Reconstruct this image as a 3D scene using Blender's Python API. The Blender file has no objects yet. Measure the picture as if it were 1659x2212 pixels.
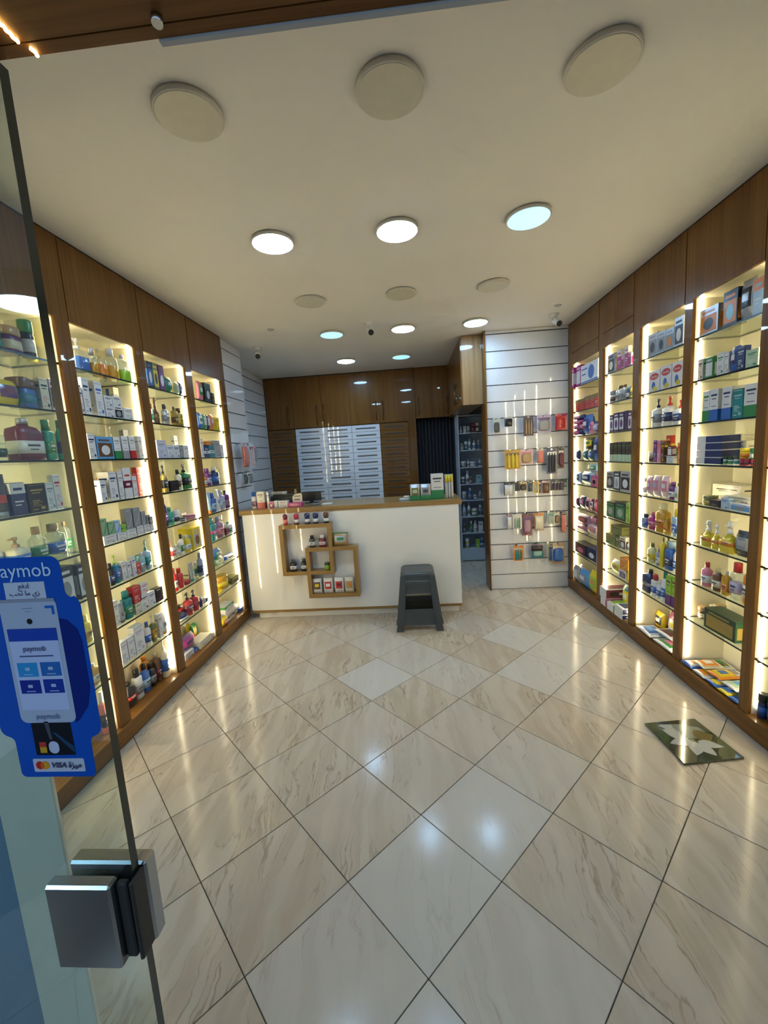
import bpy, math, random
from mathutils import Matrix, Vector
random.seed(7)
scene = bpy.context.scene
COL = scene.collection
# ------------------------------------------------------------------ camera
W_PX, H_PX, F_PX = 1659, 2212, 882.83
PITCH, YAW, ROLL, CAM_H = 0.1364, -0.0686, -0.0621, 1.5615
def make_camera():
    cy, sy, cp, sp = math.cos(YAW), math.sin(YAW), math.cos(PITCH), math.sin(PITCH)
    fw = Vector((sy*cp, cy*cp, -sp)); rt = Vector((cy, -sy, 0)); up = rt.cross(fw)
    r2 = math.cos(ROLL)*rt + math.sin(ROLL)*up
    u2 = -math.sin(ROLL)*rt + math.cos(ROLL)*up
    cd = bpy.data.cameras.new('camera'); co = bpy.data.objects.new('camera', cd); COL.objects.link(co)
    cd.sensor_fit = 'HORIZONTAL'; cd.sensor_width = 36.0; cd.lens = F_PX/W_PX*36.0
    cd.clip_start = 0.02; cd.clip_end = 60
    m = Matrix((r2, u2, -fw)).transposed().to_4x4(); m.translation = (0, 0, CAM_H)
    co.matrix_world = m; scene.camera = co
make_camera()
# ------------------------------------------------------------------ world and exposure
EXPOSURE = 1.1
WORLD_STRENGTH = 0.50
LED_STRENGTH = 17.0
LED_COLOR = (1.0, 0.84, 0.53, 1)
LAMP_BRIGHT, LAMP_DIM = 40.0, 0.55
LAMP_COLOR = (0.40, 0.68, 1.0, 1)
world = bpy.data.worlds.new('dusk'); scene.world = world; world.use_nodes = True
bg = world.node_tree.nodes['Background']
bg.inputs[0].default_value = (0.34, 0.46, 0.62, 1); bg.inputs[1].default_value = WORLD_STRENGTH
vs = scene.view_settings
vs.view_transform = 'Standard'; vs.look = 'None'; vs.gamma = 1.0; vs.exposure = EXPOSURE; vs.use_curve_mapping = False
scene.cycles.max_bounces = 7; scene.cycles.diffuse_bounces = 4; scene.cycles.glossy_bounces = 3; scene.cycles.transparent_max_bounces = 18; scene.cycles.use_adaptive_sampling = True; scene.cycles.adaptive_threshold = 0.10; scene.cycles.adaptive_min_samples = 20
scene.cycles.sample_clamp_indirect = 6.0; scene.cycles.caustics_reflective = False; scene.cycles.caustics_refractive = False
scene.cycles.use_denoising = True
# ------------------------------------------------------------------ materials
RGB = dict(white=(.80,.80,.80), cream=(.78,.72,.56), black=(.012,.012,.015), grey=(.30,.32,.34), darkgrey=(.07,.075,.08), silver=(.55,.57,.60),
 navy=(.015,.03,.13), blue=(.03,.14,.50), skyblue=(.12,.38,.75), paleblue=(.42,.60,.75), tealblue=(.02,.22,.36), teal=(.01,.24,.25), paleteal=(.32,.55,.56),
 darkteal=(.01,.08,.10), green=(.03,.26,.07), darkgreen=(.015,.06,.025), lime=(.32,.60,.04), sage=(.25,.44,.27), palegreen=(.50,.65,.42), seagreen=(.04,.38,.24),
 olive=(.19,.19,.05), yellow=(.80,.62,.02), paleyellow=(.80,.75,.40), amber=(.62,.33,.02), orange=(.80,.26,.02), gold=(.50,.36,.10), tan=(.48,.31,.15),
 brown=(.15,.065,.025), red=(.60,.03,.03), crimson=(.50,.02,.07), maroon=(.17,.015,.04), coral=(.78,.24,.18), salmon=(.75,.22,.16), pink=(.78,.25,.35),
 pinkwhite=(.80,.58,.60), magenta=(.50,.03,.24), purple=(.14,.03,.20), darkpurple=(.045,.015,.07), lavender=(.50,.45,.66), palelavender=(.66,.66,.82), mauve=(.40,.20,.30),
 greyblue=(.25,.31,.46), clearglass=(.80,.84,.80), cyan=(.3,.7,.9))
WORD = dict(clearglass='clear', paleblue='pale blue', tealblue='teal-blue', paleteal='pale teal', darkteal='dark teal', darkgreen='dark green', palegreen='pale green',
 seagreen='sea-green', paleyellow='pale yellow', pinkwhite='blush pink', darkpurple='dark purple', palelavender='pale lavender', greyblue='grey-blue', skyblue='sky blue', darkgrey='dark grey')
RGB = {k: tuple(x*.80 for x in v) for k, v in RGB.items()}
def word(c): return WORD.get(c, c)
MATS = {}
def mat(name, color, rough=.45, metal=0.0, coat=0.0, coat_rough=.05, var=.08, vscale=30, spec=.5, trans=0.0, bump=0.0):
    if name in MATS: return MATS[name]
    m = bpy.data.materials.new(name); m.use_nodes = True; nt = m.node_tree; b = nt.nodes['Principled BSDF']
    b.inputs['Roughness'].default_value = rough; b.inputs['Metallic'].default_value = metal
    b.inputs['Coat Weight'].default_value = coat; b.inputs['Coat Roughness'].default_value = coat_rough
    b.inputs['Specular IOR Level'].default_value = spec; b.inputs['Transmission Weight'].default_value = trans
    tc = nt.nodes.new('ShaderNodeTexCoord'); nz = nt.nodes.new('ShaderNodeTexNoise'); nz.inputs['Scale'].default_value = vscale; nz.inputs['Detail'].default_value = 3
    nt.links.new(tc.outputs['Object'], nz.inputs['Vector'])
    mx = nt.nodes.new('ShaderNodeMix'); mx.data_type = 'RGBA'
    mx.inputs[6].default_value = (*[c*(1-var) for c in color], 1); mx.inputs[7].default_value = (*[min(1, c*(1+var)) for c in color], 1)
    nt.links.new(nz.outputs[0], mx.inputs[0]); nt.links.new(mx.outputs[2], b.inputs['Base Color'])
    if bump:
        bp = nt.nodes.new('ShaderNodeBump'); bp.inputs['Strength'].default_value = bump; bp.inputs['Distance'].default_value = .002
        nt.links.new(nz.outputs[0], bp.inputs['Height']); nt.links.new(bp.outputs[0], b.inputs['Normal'])
    MATS[name] = m; return m
def pmat(c):                                    # product plastics and card
    if c == 'clearglass':
        return glass_mat('clear_plastic', (.86, .90, .88), .10, .10)
    if c in ('silver', 'gold'): return mat('foil_'+c, RGB[c], .32, .55)
    return mat('print_'+c, RGB[c], .34, 0, .25, .12)
def liquid(c): return mat('liquid_'+c, tuple(min(1, x*1.25+.02) for x in RGB[c]), .12, 0, .5, .05, trans=.25)
def glass_mat(name, tint, gloss, milk):
    if name in MATS: return MATS[name]
    m = bpy.data.materials.new(name); m.use_nodes = True; nt = m.node_tree; nt.nodes.clear()
    out = nt.nodes.new('ShaderNodeOutputMaterial'); tr = nt.nodes.new('ShaderNodeBsdfTransparent'); tr.inputs[0].default_value = (*tint, 1)
    gl = nt.nodes.new('ShaderNodeBsdfGlossy'); gl.inputs['Roughness'].default_value = gloss; gl.inputs[0].default_value = (1, 1, 1, 1)
    df = nt.nodes.new('ShaderNodeBsdfDiffuse'); df.inputs[0].default_value = (.8, .85, .82, 1)
    fr = nt.nodes.new('ShaderNodeFresnel'); fr.inputs[0].default_value = 1.5
    tc = nt.nodes.new('ShaderNodeTexCoord'); nz = nt.nodes.new('ShaderNodeTexNoise'); nz.inputs['Scale'].default_value = 6
    mr = nt.nodes.new('ShaderNodeMapRange'); mr.inputs[3].default_value = milk*.6; mr.inputs[4].default_value = milk*1.4
    m1 = nt.nodes.new('ShaderNodeMixShader'); m2 = nt.nodes.new('ShaderNodeMixShader')
    nt.links.new(tc.outputs['Object'], nz.inputs['Vector']); nt.links.new(nz.outputs[0], mr.inputs[0]); nt.links.new(mr.outputs[0], m1.inputs[0])
    nt.links.new(tr.outputs[0], m1.inputs[1]); nt.links.new(df.outputs[0], m1.inputs[2])
    ge = nt.nodes.new('ShaderNodeNewGeometry'); iv = nt.nodes.new('ShaderNodeMath'); iv.operation = 'SUBTRACT'; iv.inputs[0].default_value = 1; fm = nt.nodes.new('ShaderNodeMath'); fm.operation = 'MULTIPLY'
    nt.links.new(ge.outputs['Backfacing'], iv.inputs[1]); nt.links.new(iv.outputs[0], fm.inputs[0]); nt.links.new(fr.outputs[0], fm.inputs[1])
    nt.links.new(fm.outputs[0], m2.inputs[0]); nt.links.new(m1.outputs[0], m2.inputs[1]); nt.links.new(gl.outputs[0], m2.inputs[2])
    nt.links.new(m2.outputs[0], out.inputs[0]); MATS[name] = m; return m
def emit(name, color, strength):
    if name in MATS: return MATS[name]
    m = bpy.data.materials.new(name); m.use_nodes = True; nt = m.node_tree; b = nt.nodes['Principled BSDF']
    b.inputs['Base Color'].default_value = (.8, .8, .8, 1); b.inputs['Emission Color'].default_value = color; b.inputs['Emission Strength'].default_value = strength
    MATS[name] = m; return m
def wood(name, dark, light, axis='z', rough=.30, coat=1.0):
    if name in MATS: return MATS[name]
    m = bpy.data.materials.new(name); m.use_nodes = True; nt = m.node_tree; b = nt.nodes['Principled BSDF']
    tc = nt.nodes.new('ShaderNodeTexCoord'); mp = nt.nodes.new('ShaderNodeMapping')
    sc = {'z': (70, 70, 1.6), 'x': (1.6, 70, 70), 'y': (70, 1.6, 70)}[axis]; mp.inputs['Scale'].default_value = sc
    n1 = nt.nodes.new('ShaderNodeTexNoise'); n1.inputs['Scale'].default_value = 1; n1.inputs['Detail'].default_value = 6; n1.inputs['Roughness'].default_value = .65
    mp2 = nt.nodes.new('ShaderNodeMapping'); mp2.inputs['Scale'].default_value = tuple(s*.12 for s in sc)
    n2 = nt.nodes.new('ShaderNodeTexNoise'); n2.inputs['Scale'].default_value = 1; n2.inputs['Detail'].default_value = 2
    ad = nt.nodes.new('ShaderNodeMath'); ad.operation = 'MULTIPLY_ADD'; ad.inputs[1].default_value = .65
    ml = nt.nodes.new('ShaderNodeMath'); ml.operation = 'MULTIPLY'; ml.inputs[1].default_value = .35
    cr = nt.nodes.new('ShaderNodeValToRGB'); cr.color_ramp.elements[0].position = .34; cr.color_ramp.elements[1].position = .66
    cr.color_ramp.elements[0].color = (*dark, 1); cr.color_ramp.elements[1].color = (*light, 1)
    L = nt.links.new
    L(tc.outputs['Object'], mp.inputs[0]); L(tc.outputs['Object'], mp2.inputs[0]); L(mp.outputs[0], n1.inputs['Vector']); L(mp2.outputs[0], n2.inputs['Vector'])
    L(n2.outputs[0], ml.inputs[0]); L(n1.outputs[0], ad.inputs[0]); L(ml.outputs[0], ad.inputs[2]); L(ad.outputs[0], cr.inputs[0]); L(cr.outputs[0], b.inputs['Base Color'])
    b.inputs['Roughness'].default_value = rough; b.inputs['Coat Weight'].default_value = coat*.35; b.inputs['Coat Roughness'].default_value = .02; b.inputs['Specular IOR Level'].default_value = .12
    MATS[name] = m; return m
def tile_mat():
    m = bpy.data.materials.new('marble_tile'); m.use_nodes = True; nt = m.node_tree; b = nt.nodes['Principled BSDF']; L = nt.links.new
    tc = nt.nodes.new('ShaderNodeTexCoord'); oi = nt.nodes.new('ShaderNodeObjectInfo')
    sc = nt.nodes.new('ShaderNodeVectorMath'); sc.operation = 'SCALE'; sc.inputs[0].default_value = (13, 7, 5)
    L(oi.outputs['Random'], sc.inputs['Scale'])
    ad = nt.nodes.new('ShaderNodeVectorMath'); ad.operation = 'ADD'; L(tc.outputs['Object'], ad.inputs[0]); L(sc.outputs[0], ad.inputs[1])
    rt = nt.nodes.new('ShaderNodeMapping'); rt.inputs['Rotation'].default_value = (0, 0, math.radians(-47)); L(ad.outputs[0], rt.inputs[0])
    warp = nt.nodes.new('ShaderNodeTexNoise'); warp.inputs['Scale'].default_value = 4.5; warp.inputs['Detail'].default_value = 4; L(rt.outputs[0], warp.inputs['Vector'])
    wv = nt.nodes.new('ShaderNodeVectorMath'); wv.operation = 'MULTIPLY_ADD'; wv.inputs[1].default_value = (.16, .13, .1); L(warp.outputs['Color'], wv.inputs[0]); L(rt.outputs[0], wv.inputs[2])
    st = nt.nodes.new('ShaderNodeMapping'); st.inputs['Scale'].default_value = (1.6, 13, 1); L(wv.outputs[0], st.inputs[0])
    vn = nt.nodes.new('ShaderNodeTexNoise'); vn.inputs['Scale'].default_value = 1.3; vn.inputs['Detail'].default_value = 5; L(st.outputs[0], vn.inputs['Vector'])
    d = nt.nodes.new('ShaderNodeMath'); d.operation = 'SUBTRACT'; d.inputs[1].default_value = .5; L(vn.outputs[0], d.inputs[0])
    a = nt.nodes.new('ShaderNodeMath'); a.operation = 'ABSOLUTE'; L(d.outputs[0], a.inputs[0])
    vr = nt.nodes.new('ShaderNodeMapRange'); vr.inputs[1].default_value = 0; vr.inputs[2].default_value = .020; vr.inputs[3].default_value = 1; vr.inputs[4].default_value = 0; L(a.outputs[0], vr.inputs[0])
    msk = nt.nodes.new('ShaderNodeTexNoise'); msk.inputs['Scale'].default_value = 3.2; L(ad.outputs[0], msk.inputs['Vector'])
    mk = nt.nodes.new('ShaderNodeMapRange'); mk.inputs[1].default_value = .44; mk.inputs[2].default_value = .62; L(msk.outputs[0], mk.inputs[0])
    vm = nt.nodes.new('ShaderNodeMath'); vm.operation = 'MULTIPLY'; L(vr.outputs[0], vm.inputs[0]); L(mk.outputs[0], vm.inputs[1])
    vs_ = nt.nodes.new('ShaderNodeMath'); vs_.operation = 'MULTIPLY'; vs_.inputs[1].default_value = .62; L(vm.outputs[0], vs_.inputs[0])
    base = nt.nodes.new('ShaderNodeValToRGB'); L(vn.outputs[0], base.inputs[0])
    base.color_ramp.elements[0].position = .36; base.color_ramp.elements[0].color = (.46, .365, .265, 1)
    base.color_ramp.elements[1].position = .62; base.color_ramp.elements[1].color = (.55, .46, .355, 1)
    pl = nt.nodes.new('ShaderNodeMix'); pl.data_type = 'RGBA'; pl.inputs[7].default_value = (.575, .55, .505, 1)
    sp_ = nt.nodes.new('ShaderNodeSeparateColor'); L(oi.outputs['Color'], sp_.inputs[0])
    L(sp_.outputs[0], pl.inputs[0]); L(base.outputs[0], pl.inputs[6])
    inv = nt.nodes.new('ShaderNodeMath'); inv.operation = 'MULTIPLY_ADD'; inv.inputs[1].default_value = -.85; inv.inputs[2].default_value = 1; L(sp_.outputs[0], inv.inputs[0])
    vv = nt.nodes.new('ShaderNodeMath'); vv.operation = 'MULTIPLY'; L(vs_.outputs[0], vv.inputs[0]); L(inv.outputs[0], vv.inputs[1]); vs_ = vv
    mx = nt.nodes.new('ShaderNodeMix'); mx.data_type = 'RGBA'; mx.inputs[7].default_value = (.20, .125, .07, 1); L(vs_.outputs[0], mx.inputs[0]); L(pl.outputs[2], mx.inputs[6])
    L(mx.outputs[2], b.inputs['Base Color'])
    b.inputs['Roughness'].default_value = .14; b.inputs['Specular IOR Level'].default_value = .14
    wn = nt.nodes.new('ShaderNodeTexNoise'); wn.inputs['Scale'].default_value = 5; wn.inputs['Detail'].default_value = 3; L(ad.outputs[0], wn.inputs['Vector'])
    bp = nt.nodes.new('ShaderNodeBump'); bp.inputs['Strength'].default_value = .10; bp.inputs['Distance'].default_value = .004; L(wn.outputs[0], bp.inputs['Height']); L(bp.outputs[0], b.inputs['Normal'])
    return m
M_WOOD = wood('oak_laminate', (.100, .040, .008), (.205, .094, .022), 'z')
M_WOODX = wood('oak_laminate_across', (.105, .042, .008), (.215, .100, .024), 'x')
M_WOODY = wood('oak_laminate_along', (.105, .042, .008), (.215, .100, .024), 'y')
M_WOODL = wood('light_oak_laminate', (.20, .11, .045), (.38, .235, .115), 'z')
M_WHITE = mat('white_gloss_laminate', (.78, .77, .73), .30, 0, 1.0, .018, .02, 3)
M_SLAT = mat('white_slat_laminate', (.64, .65, .67), .30, 0, 1.0, .018, .03, 4)
M_INNER = mat('cream_cabinet_liner', (.74, .69, .53), .35, 0, 0, .1, .03, 4)
M_CEIL = mat('ceiling_paint', (.72, .69, .64), .75, 0, 0, .1, .03, 2)
M_WALL = mat('wall_paint', (.66, .65, .62), .7, 0, 0, .1, .04, 3)
M_DARK = mat('dark_gap', (.02, .018, .015), .7)
M_CHROME = mat('chrome', (.62, .64, .66), .16, 1.0, var=.04)
M_STEEL = mat('brushed_aluminium', (.55, .56, .57), .38, .9)
M_BRASS = mat('bracket_brass', (.50, .38, .20), .30, 1.0)
M_BLACK = mat('black_rubber', (.012, .012, .012), .55)
M_EDGE = mat('glass_edge', (.004, .014, .012), .2, 0, .1)
M_SHELF = glass_mat('shelf_glass', (.90, .95, .91), .0, .03)
M_DOORGLASS = glass_mat('door_glass', (.88, .93, .90), .0, .012)
M_LED = emit('led_strip_glow', LED_COLOR, LED_STRENGTH)
M_LAMP = emit('lamp_glow_bright', LAMP_COLOR, LAMP_BRIGHT)
M_LAMPD = emit('lamp_glow_dim', (.30, .74, 1, 1), LAMP_DIM)
M_RAIL = mat('grey_rail_paint', (.30, .31, .31), .55)
M_OAKY = wood('honey_oak_across', (.21, .115, .030), (.36, .22, .075), 'x')
M_OAKZ = wood('honey_oak', (.21, .115, .030), (.36, .22, .075), 'z')
# ------------------------------------------------------------------ mesh helpers
class MB:
    def __init__(s): s.v = []; s.f = []; s.m = []; s.mats = []; s.sm = []
    def mi(s, m):
        if m not in s.mats: s.mats.append(m)
        return s.mats.index(m)
    def face(s, idx, m, smooth=False): s.f.append(tuple(idx)); s.m.append(s.mi(m)); s.sm.append(smooth)
    def box(s, x0, x1, y0, y1, z0, z1, m, top=None, bevel=0):
        if bevel:
            b = bevel; n = len(s.v)
            rings = [(z0, b), (z0+b, 0), (z1-b, 0), (z1, b)]
            for z, i in rings:
                s.v += [(x0+b, y0+i, z), (x1-b, y0+i, z), (x1-i, y0+b, z), (x1-i, y1-b, z), (x1-b, y1-i, z), (x0+b, y1-i, z), (x0+i, y1-b, z), (x0+i, y0+b, z)]
            for r in range(3):
                for k in range(8):
                    a = n+r*8+k; c = n+r*8+(k+1) % 8; s.face((a, c, c+8, a+8), m)
            s.face([n+k for k in range(7, -1, -1)], m); s.face([n+24+k for k in range(8)], top or m); return s
        n = len(s.v)
        s.v += [(x0,y0,z0),(x1,y0,z0),(x1,y1,z0),(x0,y1,z0),(x0,y0,z1),(x1,y0,z1),(x1,y1,z1),(x0,y1,z1)]
        for q in ((3,2,1,0),(0,1,5,4),(1,2,6,5),(2,3,7,6),(3,0,4,7)): s.face([n+i for i in q], m)
        s.face([n+i for i in (4,5,6,7)], top or m); return s
    def loft(s, rings, m, seg=14, axis='z', smooth=True, mats=None, cap=True):
        # rings: (t, cx, cy, rx, ry, n)
        n = len(s.v)
        for t, cx, cy, rx, ry, e in rings:
            for k in range(seg):
                a = 2*math.pi*(k+.5)/seg; c, q = math.cos(a), math.sin(a)
                px = cx+rx*math.copysign(abs(c)**(2/e), c); py = cy+ry*math.copysign(abs(q)**(2/e), q)
                s.v.append((px, py, t) if axis == 'z' else ((t, px, py) if axis == 'x' else (px, t, py)))
        fl = axis == 'y'
        for r in range(len(rings)-1):
            mm = mats[r] if mats else m
            for k in range(seg):
                a = n+r*seg+k; b = n+r*seg+(k+1) % seg
                f = (a, b, b+seg, a+seg); s.face(f[::-1] if fl else f, mm, smooth)
        if cap:
            lo = [n+k for k in range(seg)]; hi = [n+(len(rings)-1)*seg+k for k in range(seg)]
            s.face(lo if fl else lo[::-1], mats[0] if mats else m); s.face(hi[::-1] if fl else hi, mats[-1] if mats else m)
        return s
    def bar(s, p0, p1, r, m, seg=8):
        p0, p1 = Vector(p0), Vector(p1); d = (p1-p0).normalized(); a = Vector((0, 0, 1)) if abs(d.z) < .9 else Vector((1, 0, 0))
        u = d.cross(a).normalized(); w = d.cross(u); n = len(s.v)
        for p in (p0, p1):
            for k in range(seg):
                t = 2*math.pi*k/seg; s.v.append(tuple(p+u*(r*math.cos(t))+w*(r*math.sin(t))))
        for k in range(seg): s.face((n+k, n+(k+1) % seg, n+seg+(k+1) % seg, n+seg+k), m, True)
        s.face([n+k for k in range(seg)][::-1], m); s.face([n+seg+k for k in range(seg)], m); return s
    def prism(s, pts, y0, y1, m):                # outline in x,z ; front at y0
        n = len(s.v); k = len(pts)
        s.v += [(x, y0, z) for x, z in pts] + [(x, y1, z) for x, z in pts]
        s.face([n+i for i in range(k)], m); s.face([n+k+i for i in range(k)][::-1], m)
        for i in range(k): j = (i+1) % k; s.face((n+j, n+i, n+k+i, n+k+j), m)
        return s
    def ell(s, cx, cz, rx, rz, y0, y1, m, seg=20): return s.prism([(cx+rx*math.cos(-2*math.pi*k/seg), cz+rz*math.sin(-2*math.pi*k/seg)) for k in range(seg)], y0, y1, m)
    def mesh(s, name):
        me = bpy.data.meshes.new(name); me.from_pydata(s.v, [], s.f); me.validate()
        for mm in s.mats: me.materials.append(mm)
        if len(me.polygons) == len(s.m):
            me.polygons.foreach_set('material_index', s.m); me.polygons.foreach_set('use_smooth', s.sm)
        me.update(); return me
    def build(s, name, parent=None, loc=(0,0,0), rz=0.0): return link(name, s.mesh(name), parent, loc, rz)
def link(name, me, parent=None, loc=(0,0,0), rz=0.0):
    o = bpy.data.objects.new(name, me); COL.objects.link(o); o.location = loc; o.rotation_euler = (0, 0, rz)
    if parent: o.parent = parent
    return o
def empty(name, loc=(0,0,0), rz=0.0): return link(name, None, None, loc, rz)
def tag(o, label, cat, group=None):
    o['label'] = label; o['category'] = cat
    if group: o['group'] = group
    return o
def struct(o, label=None):
    o['kind'] = 'structure'
    if label: o['label'] = label
    return o
def text(name, body, size, m, parent, loc, rot, depth=.0003, align='CENTER', sx=1.0, shear=0.0, bold=0.0):
    c = bpy.data.curves.new(name, 'FONT'); c.body = body; c.size = size; c.extrude = depth; c.align_x = align; c.align_y = 'CENTER'; c.resolution_u = 3
    c.materials.append(m); o = bpy.data.objects.new(name, c); COL.objects.link(o)
    c.shear = shear; c.offset = bold
    me = bpy.data.meshes.new_from_object(o.evaluated_get(bpy.context.evaluated_depsgraph_get())); me.name = name
    bpy.data.objects.remove(o); o = link(name, me, parent, loc); o.rotation_euler = rot; o.scale = (sx, 1, 1); return o
# ------------------------------------------------------------------ room dimensions
XL, XR, ZC = -1.7188, 1.6889, 2.7655
SHELF_Z = [.42, .663, .905, 1.150, 1.392, 1.637, 1.88, 2.122]
LEDGE_Z, FASCIA_Z, BAY_D = .112, 2.350, .272
BAYS = {('L',0):(1.50,2.045),('L',1):(2.13,2.65),('L',2):(2.73,3.245),('L',3):(3.335,3.865),
        ('R',5):(1.55,2.075),('R',4):(2.135,2.62),('R',3):(2.69,3.172),('R',2):(3.255,3.73),('R',1):(3.81,4.41)}
def part(mb, name, parent): 
    l = parent.location; return mb.build(name, parent, (-l[0], -l[1], -l[2]))
def xw(w, d): return XL-d if w == 'L' else XR+d
def xbox(mb, w, d0, d1, y0, y1, z0, z1, m, **k):
    a, b = sorted((xw(w, d0), xw(w, d1))); return mb.box(a, b, y0, y1, z0, z1, m, **k)
# ------------------------------------------------------------------ floor, walls, ceiling
fl = MB().box(-2.4, 2.4, -1.2, 6.5, -.06, -.0035, mat('tile_grout', (.075, .06, .045), .8)).build('floor'); struct(fl)
TILE, GA, GO = .4, .7961, (-.024, 1.0257)
tm = MB().box(-TILE/2+.0016, TILE/2-.0016, -TILE/2+.0016, TILE/2-.0016, -.012, 0, tile_mat(), bevel=.0012).mesh('tile')
ca, sa = math.cos(GA), math.sin(GA)
PLAIN = {(0,0): 1, (1,0): .95, (-1,-1): .95, (0,-1): .7, (-1,0): .75, (2,3): .95, (3,2): .5, (2,0): .55, (4,1): .85, (5,1): .9, (5,2): .9, (3,3): .6, (1,1): .45, (3,4): .6, (6,1): .6}
for i in range(-14, 18):
    for j in range(-14, 18):
        u, v = (i+.5)*TILE, (j+.5)*TILE; x, y = GO[0]+u*ca-v*sa, GO[1]+u*sa+v*ca
        if -2.15 < x < 2.1 and -.3 < y < 6.1:
            t = link('tile', tm, fl, (x, y, random.uniform(-.0004, 0)), GA); t.rotation_euler = (random.gauss(0, .0009), random.gauss(0, .0009), GA); t.color = (.8*PLAIN.get((i, j), random.uniform(0, .35)), 0, 0, 1)
ce = MB().box(-2.4, 2.4, .4500, 6.5, ZC, ZC+.1, M_CEIL).build('ceiling'); struct(ce)
struct(MB().box(-2.14, -2.07, -.05, 4.44, 0, ZC, M_WALL).build('wall_left')); struct(MB().box(2.0, 2.08, -.05, 6.4, 0, ZC, M_WALL).build('wall_right'))
struct(MB().box(-2.14, -2.07, 4.44, 6.4, 0, ZC, M_WALL).build('wall_left_rear')); struct(MB().box(-2.14, 2.08, 6.4, 6.48, 0, ZC, M_WALL).build('wall_back'))
struct(MB().box(.86, 2.0, 4.53, 4.62, 0, ZC, M_WALL).build('wall_passage'))
# ------------------------------------------------------------------ built-in shelf bays
BAYNAME = {('L',0):'glass-panel left bay', ('L',1):'first left bay', ('L',2):'middle left bay', ('L',3):'counter-side left bay',
           ('R',5):'outermost right bay', ('R',4):'first right bay', ('R',3):'second right bay', ('R',2):'third right bay', ('R',1):'slatwall-side right bay'}
for (w, b), (y0, y1) in BAYS.items():
    yc = (y0+y1)/2
    bay = tag(empty('shelf_bay', (xw(w, .13), yc, 0)), 'lit oak and cream shelf cabinet with eight glass shelves, '+BAYNAME[(w, b)], 'shelf cabinet', 'built-in shelf bays')
    part(xbox(MB(), w, BAY_D, BAY_D+.02, y0-.03, y1+.03, LEDGE_Z, FASCIA_Z+.02, M_INNER), 'back_panel', bay)
    for ya, yb in ((y0-.018, y0), (y1, y1+.018)): part(xbox(MB(), w, .0185, BAY_D, ya, yb, LEDGE_Z, FASCIA_Z+.02, M_INNER), 'side_panel', bay)
    part(xbox(MB(), w, .014, BAY_D, y0, y1, FASCIA_Z, FASCIA_Z+.016, M_INNER), 'top_panel', bay)
    if w == 'R' and b in (1, 2):
        part(xbox(MB(), w, -.003, .014, y0+.001, y1-.001, FASCIA_Z-.003, 2.462, M_WOOD), 'fascia_panel', bay)
        part(xbox(MB(), w, -.003, .014, y0+.001, y1-.001, 2.466, ZC-.012, M_WOOD), 'fascia_panel', bay)
    else: part(xbox(MB(), w, -.003, .014, y0+.001, y1-.001, FASCIA_Z-.003, ZC-.012, M_WOOD), 'fascia_panel', bay)
    for s in (0, 1):
        ya, yb = ((y0, y0+.007), (y1-.007, y1))[s]
        part(xbox(MB(), w, .042, .052, ya, yb, LEDGE_Z+.04, FASCIA_Z-.004, M_LED), 'led_strip', bay)
    for z in SHELF_Z:
        g = MB(); a, bb = sorted((xw(w, .016), xw(w, BAY_D-.003)))
        n = 0; g.box(a, bb, y0+.002, y1-.002, z-.005, z+.005, M_SHELF)
        fi = 4 if w == 'L' else 3
        g.m = [g.mi(M_SHELF)]*6
        for k in (1, 2, 3, 4): g.m[k] = g.mi(M_EDGE)
        sh = part(g, 'glass_shelf', bay)
        for yy, dd in ((y1-.012, .030), (y0+.012, .030), (yc, BAY_D-.012)):
            c = MB(); xx = xw(w, dd); c.loft([(z-.020, xx, yy, .0035, .0035, 2), (z-.016, xx, yy, .007, .007, 2), (z-.0055, xx, yy, .007, .007, 2)], M_BRASS, 8)
            br = c.build('shelf_bracket', sh)
POSTS = {'L':[1.42,1.50, 2.045,2.13, 2.65,2.73, 3.245,3.335, 3.865,3.945], 'R':[1.47,1.55, 2.075,2.135, 2.62,2.69, 3.172,3.255, 3.73,3.81, 4.41,4.485]}
PN = {'L':['behind the glass panel, nearest the street', 'on the far edge of the glass-panel bay', 'between first and middle left bays', 'between middle and counter-side left bays', 'against the sales counter'],
      'R':['nearest the street on the right wall', 'between outermost and first right bays', 'between first and second right bays', 'between second and third right bays', 'between third and slatwall-side right bays', 'at the slatwall corner']}
for w in 'LR':
    P = POSTS[w]
    for k in range(len(P)//2):
        tag(xbox(MB(), w, 0, .018, P[2*k], P[2*k+1], LEDGE_Z, ZC-.008, M_WOOD).build('shelf_post'), 'floor-to-ceiling oak post '+PN[w][k], 'post', 'oak shelf posts')
    e = P[-1]
    pl = empty('base_plinth', (xw(w, .1), 2.8, 0)); tag(pl, 'long oak plinth under the %s shelf bays' % ('left' if w == 'L' else 'right'), 'plinth')
    part(xbox(MB(), w, -.012, BAY_D+.02, P[0], e, LEDGE_Z-.016, LEDGE_Z, M_WOODY), 'ledge', pl)
    part(xbox(MB(), w, -.006, .02, P[0], e, .012, LEDGE_Z-.016, M_WOODY), 'front_board', pl)
    part(xbox(MB(), w, .004, .02, P[0], e, 0, .012, M_DARK), 'shadow_gap', pl)
    struct(xbox(MB(), w, .002, .02, P[0], e, ZC-.007, ZC, M_DARK).build('trim_%d' % (3 if w == 'L' else 4)), 'dark shadow gap along the ceiling')
struct(MB().box(XL-.33, XL-.0, 1.30, 1.42, 0, ZC, M_WALL).build('wall_left_front')); struct(MB().box(XR, XR+.33, 1.35, 1.47, 0, ZC, M_WALL).build('wall_right_front'))
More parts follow.
